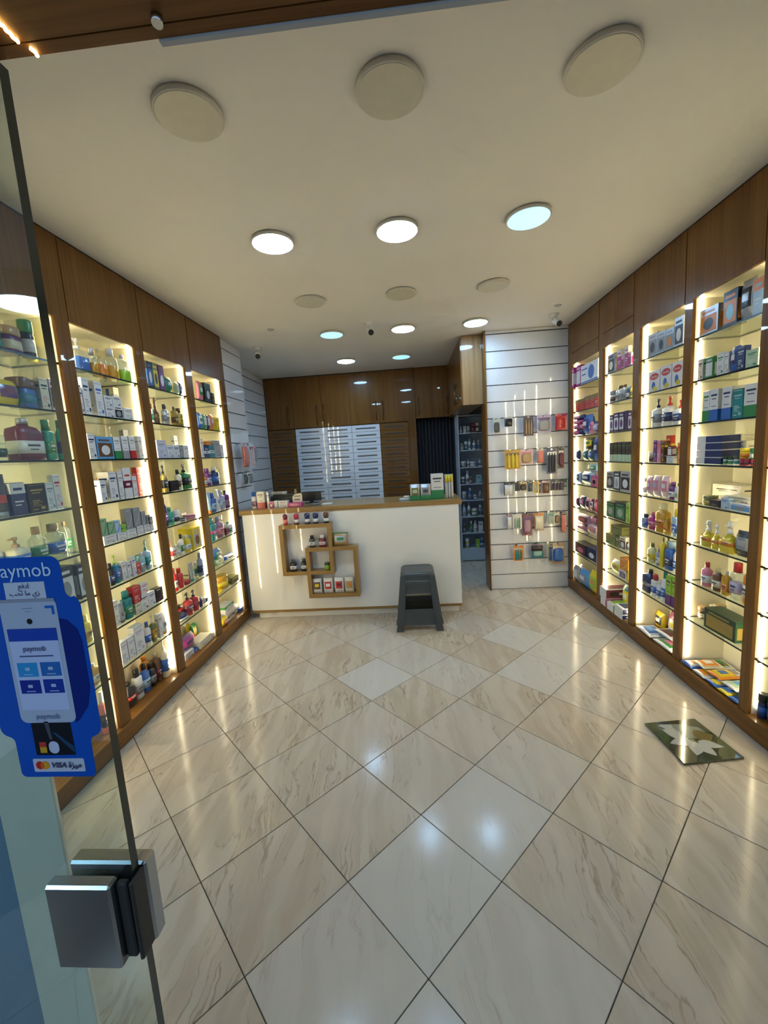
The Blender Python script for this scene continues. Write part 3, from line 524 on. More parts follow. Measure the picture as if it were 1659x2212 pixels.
# lamp under the street canopy: seen mirrored in the glass panel
struct(MB().box(-4.2, 2.2, -3.4, .25, ZC+.16, ZC+.26, M_CEIL).build('ceiling_canopy'))
t = tag(empty('canopy_light', (-2.62, -2.0, ZC)), 'round white light under the street canopy mirrored in the glass panel', 'ceiling light')
part(MB().loft([(ZC, -2.62, -2.0, .20, .20, 2), (ZC+.16, -2.62, -2.0, .20, .20, 2)], mat('lamp_rim', (.62, .60, .54), .45), 24), 'rim', t); part(MB().loft([(ZC-.004, -2.62, -2.0, .19, .19, 2), (ZC, -2.62, -2.0, .19, .19, 2)], M_LAMP, 24), 'diffuser', t)
TABLE = """
bottle L18 2.229 2.263 2.1270 0.149 0.118 0.030 clearglass blue white liq
pump L18 2.193 2.289 2.1270 0.174 0.035 0.077 clearglass blue white liq
bottle L18 2.297 2.348 2.1270 0.141 0.035 0.036 clearglass amber silver liq
pump L18 2.356 2.448 2.1270 0.157 0.035 0.074 clearglass orange clearglass liq
bottle L18 2.450 2.541 2.1270 0.178 0.035 0.063 clearglass amber white liq
bottle L18 2.553 2.635 2.1270 0.167 0.035 0.058 clearglass lime white liq
box L17 2.161 2.188 1.8850 0.145 0.035 0.030 white navy grey text
box L17 2.195 2.244 1.8850 0.201 0.035 0.060 white navy grey text
box L17 2.285 2.343 1.8850 0.196 0.035 0.090 white blue grey text
box L17 2.350 2.418 1.8850 0.066 0.035 0.037 white black grey text
box L17 2.421 2.496 1.8850 0.075 0.035 0.041 white black grey pic
box L17 2.350 2.418 1.9519 0.060 0.035 0.037 white black grey text
box L17 2.421 2.492 1.9604 0.058 0.035 0.039 white black cream text
box L17 2.504 2.586 1.8850 0.073 0.035 0.045 white grey grey text
box L17 2.591 2.641 1.8850 0.214 0.166 0.030 white blue white top
box L17 2.569 2.617 1.8850 0.214 0.130 0.030 cream grey grey text
box L16 2.177 2.230 1.6420 0.141 0.035 0.030 white navy grey text
box L16 2.237 2.367 1.6420 0.128 0.035 0.071 skyblue brown white pic
box L16 2.375 2.431 1.6420 0.132 0.035 0.031 white green grey bottom
box L16 2.447 2.503 1.6420 0.139 0.035 0.031 white silver grey bottom
box L16 2.516 2.568 1.6420 0.142 0.035 0.030 white red grey bottom
box L16 2.600 2.641 1.6420 0.145 0.035 0.030 white grey grey text
pump L16 2.499 2.551 1.6420 0.208 0.140 0.042 white cream white plain
box L16 2.591 2.641 1.6420 0.190 0.120 0.030 grey white grey text
box L15 2.215 2.259 1.3970 0.125 0.035 0.130 white navy grey text
box L15 2.288 2.354 1.3970 0.170 0.035 0.070 white navy grey text
box L15 2.365 2.405 1.3970 0.167 0.035 0.030 white silver grey text
box L15 2.413 2.482 1.3970 0.189 0.035 0.038 white maroon red band
box L15 2.492 2.533 1.3970 0.134 0.035 0.030 white pink grey text
box L15 2.577 2.641 1.3970 0.190 0.060 0.035 red pink white text
box L15 2.394 2.435 1.3970 0.177 0.170 0.030 cream orange white text
box L14 2.180 2.283 1.1550 0.050 0.035 0.057 white grey grey text
box L14 2.292 2.371 1.1550 0.045 0.035 0.043 white grey grey text
box L14 2.375 2.460 1.1550 0.051 0.035 0.047 white grey grey text
box L14 2.471 2.533 1.1550 0.056 0.035 0.034 white grey grey text
box L14 2.543 2.601 1.1550 0.054 0.035 0.032 white grey grey text
box L14 2.606 2.641 1.1550 0.047 0.035 0.030 white silver grey text
box L14 2.172 2.222 1.2053 0.100 0.035 0.030 sage green green swoosh
box L14 2.228 2.279 1.2053 0.073 0.035 0.030 sage green green swoosh
box L14 2.283 2.329 1.2004 0.079 0.035 0.030 paleblue blue blue swoosh
box L14 2.333 2.376 1.2004 0.046 0.035 0.030 lime green green band
box L14 2.382 2.441 1.2070 0.129 0.035 0.032 grey silver silver swoosh
box L14 2.452 2.518 1.2114 0.121 0.035 0.036 grey silver silver swoosh
box L14 2.528 2.568 1.2093 0.093 0.035 0.030 grey silver silver swoosh
box L14 2.577 2.614 1.2093 0.060 0.035 0.030 grey silver silver swoosh
box L14 2.591 2.641 1.2025 0.051 0.035 0.030 grey silver silver band
bottle L13 2.185 2.230 0.9100 0.131 0.035 0.033 black navy black plain
pump L13 2.232 2.279 0.9100 0.170 0.035 0.039 tealblue blue lime plain
box L13 2.286 2.326 0.9100 0.116 0.035 0.030 white grey grey text
box L13 2.331 2.364 0.9100 0.104 0.035 0.030 white navy grey text
box L13 2.376 2.413 0.9100 0.127 0.035 0.030 white blue grey text
box L13 2.415 2.452 0.9100 0.077 0.035 0.030 red white white text
bottle L13 2.466 2.514 0.9100 0.131 0.035 0.034 paleteal silver white plain
pump L13 2.526 2.584 0.9100 0.189 0.035 0.047 paleblue teal teal plain
bottle L13 2.591 2.641 0.9100 0.027 0.100 0.035 clearglass teal teal plain
box L13 2.577 2.641 0.9100 0.082 0.150 0.035 teal white white text
box L12 2.171 2.210 0.6680 0.154 0.035 0.030 white grey grey text
tube L12 2.219 2.270 0.6680 0.121 0.035 0.031 silver grey darkgrey plain
bottle L12 2.272 2.339 0.6680 0.173 0.035 0.047 teal green teal plain
box L12 2.351 2.403 0.6680 0.071 0.035 0.030 cream green grey text
box L12 2.406 2.479 0.6680 0.106 0.035 0.040 white black grey text
box L12 2.484 2.553 0.6680 0.096 0.035 0.038 white blue grey text
box L12 2.563 2.641 0.6680 0.096 0.035 0.043 black purple cream swoosh
box L12 2.344 2.417 0.7397 0.108 0.035 0.040 red pink white text
box L12 2.424 2.496 0.7750 0.066 0.035 0.040 white red red text
box L11 2.176 2.232 0.4250 0.140 0.035 0.031 white lavender grey text
box L11 2.238 2.298 0.4250 0.140 0.035 0.033 white lavender grey text
box L11 2.304 2.392 0.4250 0.176 0.035 0.048 white lavender grey text
bottle L11 2.421 2.468 0.4250 0.158 0.035 0.033 white blue blue plain
pump L11 2.483 2.533 0.4250 0.181 0.035 0.040 olive amber white plain
box L11 2.549 2.584 0.4250 0.165 0.035 0.030 white grey grey text
tube L11 2.590 2.641 0.4250 0.163 0.035 0.031 white grey orange plain
jar L11 2.591 2.641 0.4250 0.020 0.150 0.050 orange orange orange plain
bottle L10 2.227 2.304 0.1120 0.159 0.070 0.054 black red black band
bottle L10 2.320 2.384 0.1120 0.194 0.080 0.045 white grey black plain
bottle L10 2.396 2.467 0.1120 0.187 0.080 0.050 blue paleblue black plain
bottle L10 2.472 2.530 0.1120 0.158 0.080 0.060 black grey black plain
bottle L10 2.534 2.588 0.1120 0.200 0.080 0.052 brown maroon silver plain
pump L10 2.588 2.641 0.1120 0.288 0.050 0.050 cream blue white plain
bottle L10 2.541 2.613 0.1120 0.167 0.180 0.050 orange orange orange plain
box L28 2.803 2.858 2.1270 0.178 0.035 0.030 black blue white pic
box L28 2.866 2.923 2.1270 0.181 0.035 0.031 olive yellow black pic
box L28 2.932 2.998 2.1270 0.180 0.035 0.036 maroon purple white pic
pack L28 3.018 3.103 2.1270 0.118 0.035 0.043 green teal white plain
pack L28 3.155 3.197 2.1270 0.100 0.035 0.040 palegreen white white plain
pack L28 3.205 3.236 2.1270 0.110 0.035 0.040 navy white blue plain
bottle L27 2.789 2.816 1.8850 0.133 0.035 0.030 white teal brown plain
spray L27 2.835 2.888 1.8850 0.183 0.035 0.032 brown gold brown plain
bottle L27 2.950 3.015 1.8850 0.149 0.035 0.045 silver grey darkgrey plain
bottle L27 3.069 3.120 1.8850 0.144 0.035 0.036 gold brown brown plain
bottle L27 3.131 3.193 1.8850 0.141 0.035 0.044 gold yellow brown plain
box L26 2.797 2.907 1.6420 0.127 0.035 0.061 palelavender grey grey text
box L26 2.914 2.993 1.6420 0.096 0.035 0.043 white blue grey text
box L26 2.998 3.076 1.6420 0.096 0.035 0.043 white black grey text
box L26 3.080 3.128 1.6420 0.100 0.035 0.030 grey silver white text
box L26 3.136 3.207 1.6420 0.097 0.035 0.039 white grey grey text
box L26 3.186 3.236 1.6420 0.181 0.130 0.030 white grey grey text
bottle L25 2.858 2.895 1.3970 0.155 0.080 0.031 blue navy blue plain
pump L25 2.831 2.884 1.3970 0.194 0.035 0.042 gold black black plain
box L25 2.898 3.007 1.3970 0.078 0.035 0.050 black darkgrey black text
bottle L25 3.014 3.078 1.3970 0.157 0.035 0.045 cream brown black plain
bottle L25 3.197 3.235 1.3970 0.148 0.131 0.030 lime green lime plain
pump L25 3.121 3.236 1.3970 0.194 0.035 0.090 green black black plain
bottle L24 2.782 2.836 1.1550 0.209 0.035 0.038 navy purple navy plain
bottle L24 2.840 2.912 1.1550 0.131 0.035 0.050 seagreen teal seagreen plain
jar L24 2.914 2.980 1.1550 0.099 0.035 0.066 white black white plain
jar L24 2.989 3.074 1.1550 0.027 0.035 0.085 white navy navy plain
jar L24 3.139 3.236 1.1550 0.033 0.035 0.097 mauve pink mauve plain
box L24 3.164 3.236 1.1550 0.044 0.138 0.040 white cream grey text
pump L23 2.814 2.859 0.9100 0.125 0.035 0.037 white red coral plain
bottle L23 2.870 2.900 0.9100 0.095 0.035 0.030 cream white cream plain
bottle L23 2.902 2.935 0.9100 0.103 0.035 0.030 palegreen white white plain
bottle L23 2.938 2.983 0.9100 0.157 0.035 0.032 white green black plain
bottle L23 3.010 3.077 0.9100 0.133 0.035 0.047 yellow white white plain
box L23 3.109 3.236 0.9100 0.173 0.035 0.120 yellow silver brown pic
bottle L22 2.791 2.845 0.6680 0.169 0.035 0.038 red white red plain
bottle L22 2.854 2.922 0.6680 0.151 0.035 0.048 red red red plain
jar L22 2.934 3.009 0.6680 0.031 0.035 0.075 red maroon red plain
tube L22 3.017 3.076 0.6680 0.152 0.035 0.035 silver paleblue teal plain
bottle L22 3.176 3.236 0.6680 0.118 0.080 0.042 clearglass green white plain
bottle L22 3.174 3.236 0.6680 0.197 0.035 0.043 greyblue navy greyblue plain
jar L21 2.799 2.921 0.4250 0.040 0.035 0.110 navy white navy plain
pump L21 2.927 3.006 0.4250 0.084 0.105 0.063 red maroon black plain
pump L21 2.927 3.007 0.4250 0.175 0.035 0.064 red maroon black plain
pump L21 3.020 3.103 0.4250 0.167 0.035 0.067 red crimson black plain
tube L21 3.106 3.160 0.4250 0.075 0.035 0.033 navy pink navy plain
pack L21 3.183 3.236 0.4250 0.057 0.035 0.040 white black pink plain
box L20 2.816 2.943 0.1120 0.047 0.050 0.070 white black black text
box L20 2.947 3.008 0.1120 0.020 0.050 0.040 blue white white text
pack L20 2.826 3.030 0.1594 0.107 0.060 0.090 purple magenta navy plain
pack L20 3.100 3.168 0.1120 0.062 0.136 0.040 crimson red white plain
box L20 3.010 3.201 0.1120 0.059 0.030 0.100 cream white grey text
box L20 3.210 3.236 0.1120 0.045 0.030 0.030 white grey grey text
pack L20 3.171 3.236 0.1120 0.141 0.170 0.040 green yellow white plain
pack L20 3.186 3.236 0.1120 0.131 0.216 0.040 yellow lime white plain
pack L38 3.497 3.582 2.1270 0.167 0.035 0.042 pink green white plain
box L38 3.601 3.705 2.1270 0.168 0.035 0.057 darkgreen black white pic
box L38 3.719 3.766 2.1270 0.097 0.035 0.030 black grey white text
pack L37 3.433 3.512 1.8850 0.139 0.035 0.040 blue white green plain
pack L37 3.517 3.586 1.8850 0.131 0.035 0.040 green white white plain
pack L37 3.590 3.640 1.8850 0.132 0.035 0.040 navy white white plain
pack L37 3.644 3.717 1.8850 0.143 0.035 0.040 orange pink white plain
box L37 3.744 3.806 1.8850 0.124 0.035 0.034 yellow olive white text
box L36 3.405 3.454 1.6420 0.160 0.035 0.030 white grey grey text
box L36 3.460 3.548 1.6420 0.098 0.035 0.048 navy white white band
box L36 3.552 3.644 1.6420 0.108 0.035 0.050 teal white navy band
box L36 3.504 3.609 1.7500 0.034 0.035 0.058 orange orange white text
box L36 3.659 3.765 1.6420 0.154 0.035 0.058 silver grey grey text
box L36 3.775 3.833 1.6420 0.118 0.035 0.032 white grey grey text
bottle L35 3.397 3.461 1.3970 0.101 0.035 0.045 orange white white plain
bottle L35 3.467 3.548 1.3970 0.150 0.035 0.056 purple lavender purple plain
bottle L35 3.606 3.713 1.3970 0.162 0.035 0.075 navy blue white plain
box L35 3.806 3.856 1.3970 0.139 0.120 0.030 olive gold white text
tube L34 3.436 3.494 1.1550 0.187 0.035 0.035 paleblue blue orange plain
bottle L34 3.500 3.584 1.1550 0.173 0.035 0.059 blue paleblue blue plain
tube L34 3.596 3.664 1.1550 0.197 0.035 0.040 white grey white plain
bottle L34 3.674 3.766 1.1550 0.183 0.035 0.065 lavender paleblue white plain
bottle L34 3.773 3.856 1.1550 0.171 0.035 0.058 purple mauve black plain
bottle L33 3.413 3.552 0.9100 0.202 0.035 0.085 teal magenta teal band
bottle L33 3.569 3.688 0.9100 0.193 0.035 0.083 mauve pink lavender plain
box L33 3.698 3.755 0.9100 0.065 0.035 0.031 maroon red white text
bottle L33 3.764 3.856 0.9100 0.111 0.035 0.064 white teal teal plain
bottle L33 3.806 3.856 0.9100 0.183 0.120 0.035 clearglass white white plain
pack L32 3.424 3.625 0.6680 0.075 0.035 0.090 green white yellow plain
pack L32 3.635 3.837 0.6680 0.048 0.035 0.090 blue white navy plain
pack L32 3.417 3.582 0.7437 0.080 0.035 0.082 blue teal white plain
jar L31 3.429 3.543 0.4250 0.018 0.035 0.110 yellow amber yellow plain
jar L31 3.552 3.690 0.4250 0.019 0.035 0.110 tan cream tan plain
jar L31 3.491 3.659 0.4450 0.111 0.035 0.110 amber yellow amber plain
box L31 3.698 3.852 0.4250 0.064 0.035 0.085 olive cream black text
box L30 3.436 3.514 0.1120 0.139 0.106 0.043 white black black band
box L30 3.541 3.705 0.1120 0.077 0.050 0.100 white black black band
box L30 3.522 3.705 0.1898 0.075 0.050 0.100 white green black top
box L30 3.713 3.837 0.1120 0.077 0.068 0.068 white black black band
pack L30 3.399 3.539 0.1120 0.077 0.020 0.080 yellow orange white plain
box L30 3.798 3.856 0.1120 0.035 0.030 0.032 blue navy navy text
jar L08 1.747 1.789 2.1270 0.087 0.035 0.042 black teal darkgreen plain
jar L08 1.805 1.900 2.1270 0.118 0.035 0.130 purple cream tan plain
jar L08 1.905 1.964 2.1270 0.172 0.035 0.059 black white green plain
bottle L08 1.986 2.036 2.1270 0.194 0.100 0.035 yellow olive yellow plain
pack L07 1.716 1.827 1.8850 0.115 0.035 0.055 yellow purple maroon plain
jar L07 1.834 1.927 1.8850 0.140 0.035 0.093 blue tealblue brown plain
box L07 1.930 1.978 1.8850 0.151 0.035 0.030 cream black pink text
box L07 1.985 2.036 1.8850 0.157 0.035 0.030 pinkwhite black black pic
jar L06 1.661 1.730 1.6420 0.110 0.035 0.070 clearglass darkgreen clearglass plain
bottle L06 1.778 1.914 1.6420 0.197 0.035 0.090 maroon white silver plain
bottle L06 1.918 1.980 1.6420 0.196 0.035 0.044 seagreen green green plain
bottle L06 1.993 2.036 1.6420 0.199 0.035 0.030 seagreen navy green plain
tube L05 1.611 1.686 1.3970 0.188 0.035 0.045 darkgrey red grey plain
box L05 1.689 1.759 1.3970 0.147 0.035 0.039 navy white white top
box L05 1.770 1.861 1.3970 0.137 0.035 0.050 black gold gold text
box L05 1.866 1.910 1.3970 0.137 0.035 0.030 white grey grey text
box L05 1.913 1.954 1.3970 0.172 0.035 0.030 white red pink text
pump L04 1.592 1.661 1.1550 0.159 0.080 0.072 cream blue tan plain
pump L04 1.663 1.750 1.1550 0.145 0.035 0.086 cream blue tan plain
bottle L04 1.761 1.844 1.1550 0.176 0.035 0.058 clearglass green tan plain
bottle L04 1.848 1.948 1.1550 0.175 0.035 0.070 clearglass blue tan plain
bottle L04 1.986 2.036 1.1550 0.169 0.090 0.035 clearglass green tan plain
box L03 1.836 1.941 0.9100 0.199 0.035 0.058 black white grey pic
box L03 1.965 2.036 0.9100 0.188 0.035 0.039 black white grey pic
bottle L02 1.954 2.020 0.6680 0.151 0.035 0.046 yellow amber yellow plain
bottle L01 1.956 2.015 0.4250 0.119 0.035 0.041 amber cream white plain
bottle L00 1.997 2.036 0.1120 0.248 0.050 0.030 salmon black white plain
box R48 2.467 2.611 2.1270 0.147 0.035 0.079 silver orange black pic
box R48 2.334 2.432 2.1270 0.180 0.035 0.050 black orange cyan pic
pack R48 2.242 2.330 2.1270 0.196 0.035 0.044 silver black silver plain
box R48 2.179 2.239 2.1270 0.174 0.035 0.033 paleblue orange white top
box R47 2.569 2.611 1.8850 0.119 0.035 0.030 white navy grey text
box R47 2.489 2.548 1.8850 0.116 0.035 0.100 green white white pic
box R47 2.407 2.460 1.8850 0.120 0.035 0.030 white green grey text
box R47 2.375 2.405 1.8850 0.115 0.035 0.030 white grey grey text
pack R47 2.321 2.373 1.8850 0.131 0.035 0.040 blue navy white plain
box R47 2.269 2.320 1.8850 0.118 0.035 0.030 navy silver white text
box R47 2.186 2.264 1.8850 0.087 0.035 0.043 palegreen green white text
box R46 2.503 2.556 1.6420 0.173 0.035 0.030 white green green bottom
box R46 2.437 2.501 1.6420 0.175 0.035 0.080 white blue navy bottom
box R46 2.343 2.409 1.6420 0.173 0.035 0.080 white blue navy bottom
box R46 2.265 2.334 1.6420 0.151 0.035 0.038 teal paleteal white text
box R46 2.175 2.259 1.6420 0.164 0.035 0.046 white green navy bottom
box R45 2.394 2.598 1.3970 0.039 0.035 0.100 white navy navy half
box R45 2.394 2.594 1.4370 0.041 0.035 0.100 white navy navy half
box R45 2.394 2.592 1.4789 0.041 0.035 0.100 white navy navy half
box R45 2.392 2.592 1.5200 0.040 0.035 0.100 white navy navy half
box R45 2.362 2.522 1.3970 0.125 0.141 0.088 cream grey grey text
box R45 2.382 2.519 1.5228 0.038 0.130 0.075 cream grey black text
jar R45 2.360 2.388 1.3970 0.046 0.035 0.040 white green darkgreen plain
jar R45 2.321 2.357 1.3970 0.043 0.035 0.040 white green darkgreen plain
jar R45 2.279 2.318 1.3970 0.049 0.035 0.040 white teal darkgreen plain
jar R45 2.241 2.276 1.3970 0.034 0.035 0.040 crimson maroon crimson plain
jar R45 2.208 2.239 1.3970 0.034 0.035 0.040 crimson maroon crimson plain
jar R45 2.174 2.205 1.3970 0.032 0.035 0.040 crimson maroon crimson plain
jar R45 2.241 2.282 1.4313 0.055 0.035 0.041 yellow orange yellow plain
jar R45 2.172 2.217 1.4297 0.055 0.035 0.044 green white green plain
jar R44 2.472 2.536 1.1550 0.058 0.035 0.063 olive gold olive plain
box R44 2.385 2.466 1.1550 0.043 0.035 0.045 black purple grey text
box R44 2.322 2.379 1.1550 0.061 0.035 0.032 paleblue blue white text
box R44 2.172 2.318 1.1550 0.039 0.035 0.080 white skyblue grey pic
box R44 2.388 2.611 1.1550 0.115 0.150 0.100 cream black black text
box R44 2.202 2.393 1.1948 0.032 0.060 0.100 cream black black text
spray R43 2.460 2.550 0.9100 0.151 0.035 0.054 yellow orange white liq
spray R43 2.391 2.457 0.9100 0.148 0.035 0.040 yellow orange white liq
spray R43 2.286 2.388 0.9100 0.174 0.035 0.060 yellow orange white liq
pack R43 2.169 2.281 0.9100 0.140 0.035 0.056 black grey silver plain
bottle R42 2.458 2.525 0.6680 0.145 0.035 0.047 pink white red plain
bottle R42 2.368 2.430 0.6680 0.136 0.035 0.044 brown cream clearglass plain
bottle R42 2.304 2.351 0.6680 0.137 0.035 0.033 amber orange white plain
bottle R42 2.229 2.299 0.6680 0.203 0.035 0.049 clearglass lavender red plain
bottle R42 2.155 2.217 0.6680 0.221 0.035 0.044 orange white red plain
jar R41 2.549 2.611 0.4250 0.076 0.080 0.062 brown cream tan plain
jar R41 2.537 2.602 0.4250 0.083 0.148 0.064 tan cream cream plain
jar R41 2.468 2.528 0.4250 0.116 0.120 0.074 brown cream tan plain
box R41 2.227 2.466 0.4250 0.121 0.035 0.100 darkgreen gold gold pic
box R38 3.023 3.126 2.1270 0.156 0.035 0.056 silver grey black pic
box R38 2.933 3.019 2.1270 0.144 0.035 0.047 silver grey black pic
box R38 2.845 2.929 2.1270 0.137 0.035 0.046 silver grey orange pic
box R38 2.752 2.841 2.1270 0.178 0.035 0.049 silver black white pic
box R37 2.981 3.108 1.8850 0.144 0.035 0.070 white red blue cereal
box R37 2.856 2.974 1.8850 0.154 0.035 0.065 white red blue cereal
box R37 2.744 2.850 1.8850 0.153 0.035 0.059 white red blue cereal
pump R36 3.007 3.097 1.6420 0.195 0.035 0.072 white grey navy plain
pump R36 2.879 2.980 1.6420 0.195 0.035 0.081 white navy red plain
pump R36 2.757 2.845 1.6420 0.156 0.035 0.070 white navy red plain
pump R36 2.905 2.966 1.6420 0.191 0.140 0.048 white navy red plain
jar R35 3.041 3.125 1.3970 0.075 0.035 0.084 tan brown cream plain
box R35 2.992 3.033 1.3970 0.155 0.035 0.030 purple pink white text
box R35 2.947 2.988 1.3970 0.154 0.035 0.030 pink orange white text
box R35 2.910 2.943 1.3970 0.147 0.035 0.030 brown yellow white text
box R35 2.900 2.949 1.3970 0.182 0.071 0.030 red yellow white pic
box R35 2.810 2.879 1.3970 0.046 0.035 0.038 white grey grey text
box R35 2.815 2.849 1.3970 0.102 0.079 0.030 green white white text
box R35 2.738 2.770 1.3970 0.132 0.035 0.030 orange red white text
box R35 2.826 2.871 1.4433 0.066 0.035 0.030 maroon white white pic
bottle R34 3.126 3.163 1.1550 0.126 0.035 0.030 clearglass white white plain
pack R34 3.052 3.120 1.1550 0.143 0.035 0.040 pinkwhite pink white plain
pack R34 2.958 3.046 1.1550 0.150 0.035 0.044 pinkwhite pink lavender plain
pack R34 2.861 2.948 1.1550 0.152 0.035 0.044 pinkwhite pink white plain
bottle R34 2.799 2.859 1.1550 0.115 0.035 0.042 purple white purple plain
bottle R34 2.744 2.790 1.1550 0.111 0.035 0.032 white palegreen green plain
bottle R33 3.103 3.163 0.9100 0.103 0.035 0.042 greyblue blue navy plain
bottle R33 3.020 3.092 0.9100 0.127 0.035 0.050 magenta pink pink plain
bottle R33 2.899 3.006 0.9100 0.198 0.035 0.075 amber orange clearglass plain
bottle R33 2.854 2.897 0.9100 0.116 0.035 0.030 amber orange yellow plain
bottle R33 2.741 2.825 0.9100 0.183 0.035 0.059 paleblue blue yellow plain
bottle R32 3.023 3.098 0.6680 0.139 0.035 0.053 paleyellow yellow olive plain
bottle R32 2.929 2.980 0.6680 0.124 0.035 0.035 greyblue white grey plain
bottle R32 2.887 2.924 0.6680 0.211 0.035 0.030 yellow yellow olive plain
bottle R32 2.793 2.884 0.6680 0.197 0.035 0.063 blue navy paleblue plain
bottle R32 2.741 2.790 0.6680 0.180 0.035 0.034 white blue white plain
bottle R32 3.010 3.057 0.6680 0.179 0.140 0.033 olive yellow olive plain
bottle R31 3.034 3.147 0.4250 0.170 0.035 0.079 navy grey black band
bottle R31 2.965 3.025 0.4250 0.161 0.035 0.042 white blue red plain
bottle R31 2.912 2.962 0.4250 0.140 0.035 0.035 white blue white plain
bottle R31 2.848 2.907 0.4250 0.215 0.035 0.041 white blue teal plain
box R31 2.786 2.844 0.4250 0.203 0.035 0.032 lime purple purple bottom
box R31 2.737 2.780 0.4250 0.214 0.035 0.030 lime purple maroon bottom
pack R30 3.058 3.163 0.1120 0.137 0.146 0.053 yellow black white plain
pack R30 2.844 3.014 0.1120 0.184 0.146 0.085 magenta white yellow plain
box R28 3.604 3.721 2.1270 0.155 0.035 0.064 greyblue black white pic
box R28 3.562 3.600 2.1270 0.146 0.035 0.030 tan brown white text
box R28 3.502 3.558 2.1270 0.160 0.035 0.031 magenta white white top
box R28 3.451 3.498 2.1270 0.105 0.035 0.030 pinkwhite magenta brown pic
box R28 3.392 3.446 2.1270 0.160 0.035 0.030 magenta white white top
box R28 3.349 3.389 2.1270 0.100 0.035 0.030 pinkwhite magenta brown pic
jar R27 3.625 3.707 1.8850 0.098 0.035 0.082 white brown grey plain
bottle R27 3.518 3.613 1.8850 0.124 0.035 0.066 silver grey brown plain
bottle R27 3.438 3.513 1.8850 0.121 0.035 0.053 silver grey brown plain
bottle R27 3.378 3.433 1.8850 0.096 0.035 0.039 navy white paleblue plain
bottle R27 3.329 3.374 1.8850 0.103 0.035 0.032 yellow olive yellow plain
box R26 3.611 3.674 1.6420 0.143 0.035 0.035 darkpurple white purple pic
box R26 3.523 3.605 1.6420 0.155 0.035 0.045 darkpurple white purple pic
box R26 3.442 3.517 1.6420 0.152 0.035 0.041 darkpurple white purple pic
box R26 3.383 3.437 1.6420 0.154 0.035 0.030 darkpurple purple purple text
box R26 3.326 3.379 1.6420 0.148 0.035 0.030 darkpurple white purple pic
box R25 3.604 3.667 1.3970 0.155 0.035 0.034 black palegreen green bottom
box R25 3.537 3.600 1.3970 0.158 0.035 0.035 black palegreen green bottom
box R25 3.472 3.531 1.3970 0.158 0.035 0.032 black palegreen green bottom
box R25 3.411 3.466 1.3970 0.156 0.035 0.030 black palegreen green bottom
box R25 3.365 3.407 1.3970 0.152 0.035 0.030 black palegreen green bottom
box R25 3.322 3.362 1.3970 0.156 0.035 0.030 black palegreen green bottom
box R24 3.594 3.721 1.1550 0.153 0.035 0.070 grey black silver pic
box R24 3.490 3.587 1.1550 0.158 0.035 0.053 black white silver pic
box R24 3.326 3.481 1.1550 0.161 0.035 0.085 silver black white pic
box R23 3.567 3.715 0.9100 0.137 0.035 0.081 black green silver pic
box R23 3.395 3.559 0.9100 0.149 0.035 0.090 black green silver pic
box R23 3.324 3.388 0.9100 0.157 0.035 0.036 lime green white text
box R22 3.546 3.721 0.6680 0.095 0.035 0.096 olive green gold swoosh
box R22 3.482 3.540 0.6680 0.094 0.035 0.032 olive cream gold text
box R22 3.377 3.477 0.6680 0.108 0.035 0.055 cream brown white pic
bottle R22 3.322 3.372 0.6680 0.094 0.035 0.035 white grey white plain
box R22 3.442 3.626 0.7766 0.074 0.035 0.100 olive darkgreen gold text
pack R21 3.477 3.641 0.4250 0.115 0.035 0.082 cream yellow tan plain
box R21 3.368 3.470 0.4250 0.072 0.035 0.056 white purple grey pic
box R21 3.325 3.358 0.4250 0.094 0.035 0.030 yellow olive white text
box R21 3.333 3.463 0.4970 0.103 0.035 0.072 orange yellow cream swoosh
pack R20 3.442 3.571 0.1120 0.219 0.100 0.064 teal yellow white plain
box R18 4.355 4.401 2.1270 0.192 0.000 0.030 magenta white white pic
box R18 4.351 4.400 2.1270 0.185 0.036 0.030 white grey grey text
box R18 4.242 4.346 2.1270 0.196 0.020 0.057 magenta white white pic
box R18 3.868 4.234 2.1270 0.172 0.020 0.100 white blue blue circle
box R17 4.313 4.401 1.8850 0.114 0.035 0.048 red olive maroon top
box R17 4.194 4.308 1.8850 0.115 0.035 0.063 red olive maroon top
box R17 4.071 4.185 1.8850 0.122 0.035 0.063 red olive black top
box R17 3.967 4.064 1.8850 0.120 0.035 0.053 red olive black top
box R17 3.894 3.962 1.8850 0.121 0.035 0.037 red olive white top
pack R16 4.205 4.401 1.6420 0.059 0.000 0.090 navy magenta pink plain
pack R16 4.196 4.401 1.7012 0.052 0.000 0.090 pink magenta white plain
pack R16 4.196 4.401 1.7538 0.044 0.000 0.090 magenta pink white plain
pack R16 4.196 4.401 1.7984 0.046 0.000 0.090 navy pink white plain
pack R16 4.037 4.203 1.6420 0.190 0.010 0.087 blue navy white plain
pack R16 3.976 4.034 1.6420 0.117 0.010 0.040 pink magenta white plain
pack R16 3.835 3.973 1.6420 0.114 0.010 0.069 navy lavender white plain
pack R15 4.334 4.401 1.3970 0.102 0.035 0.040 navy blue white plain
pack R15 4.130 4.250 1.3970 0.103 0.035 0.060 darkteal teal white plain
pack R15 4.011 4.126 1.3970 0.101 0.035 0.057 darkteal blue white plain
pack R15 3.884 4.005 1.3970 0.215 0.035 0.061 blue navy white plain
pack R15 4.011 4.202 1.5001 0.114 0.035 0.090 black yellow green plain
box R15 4.351 4.401 1.3970 0.217 0.120 0.030 white pink pink text
pack R14 4.304 4.401 1.1550 0.118 0.035 0.048 paleblue navy white plain
pack R14 4.038 4.294 1.1550 0.128 0.035 0.090 paleblue navy white plain
box R14 3.896 4.030 1.1550 0.101 0.035 0.074 magenta pink black pic
pack R14 3.913 4.147 1.2839 0.079 0.035 0.090 paleblue green white plain
pack R13 4.328 4.401 0.9100 0.103 0.035 0.040 maroon black pink plain
pack R13 4.197 4.323 0.9100 0.123 0.035 0.063 navy pink white plain
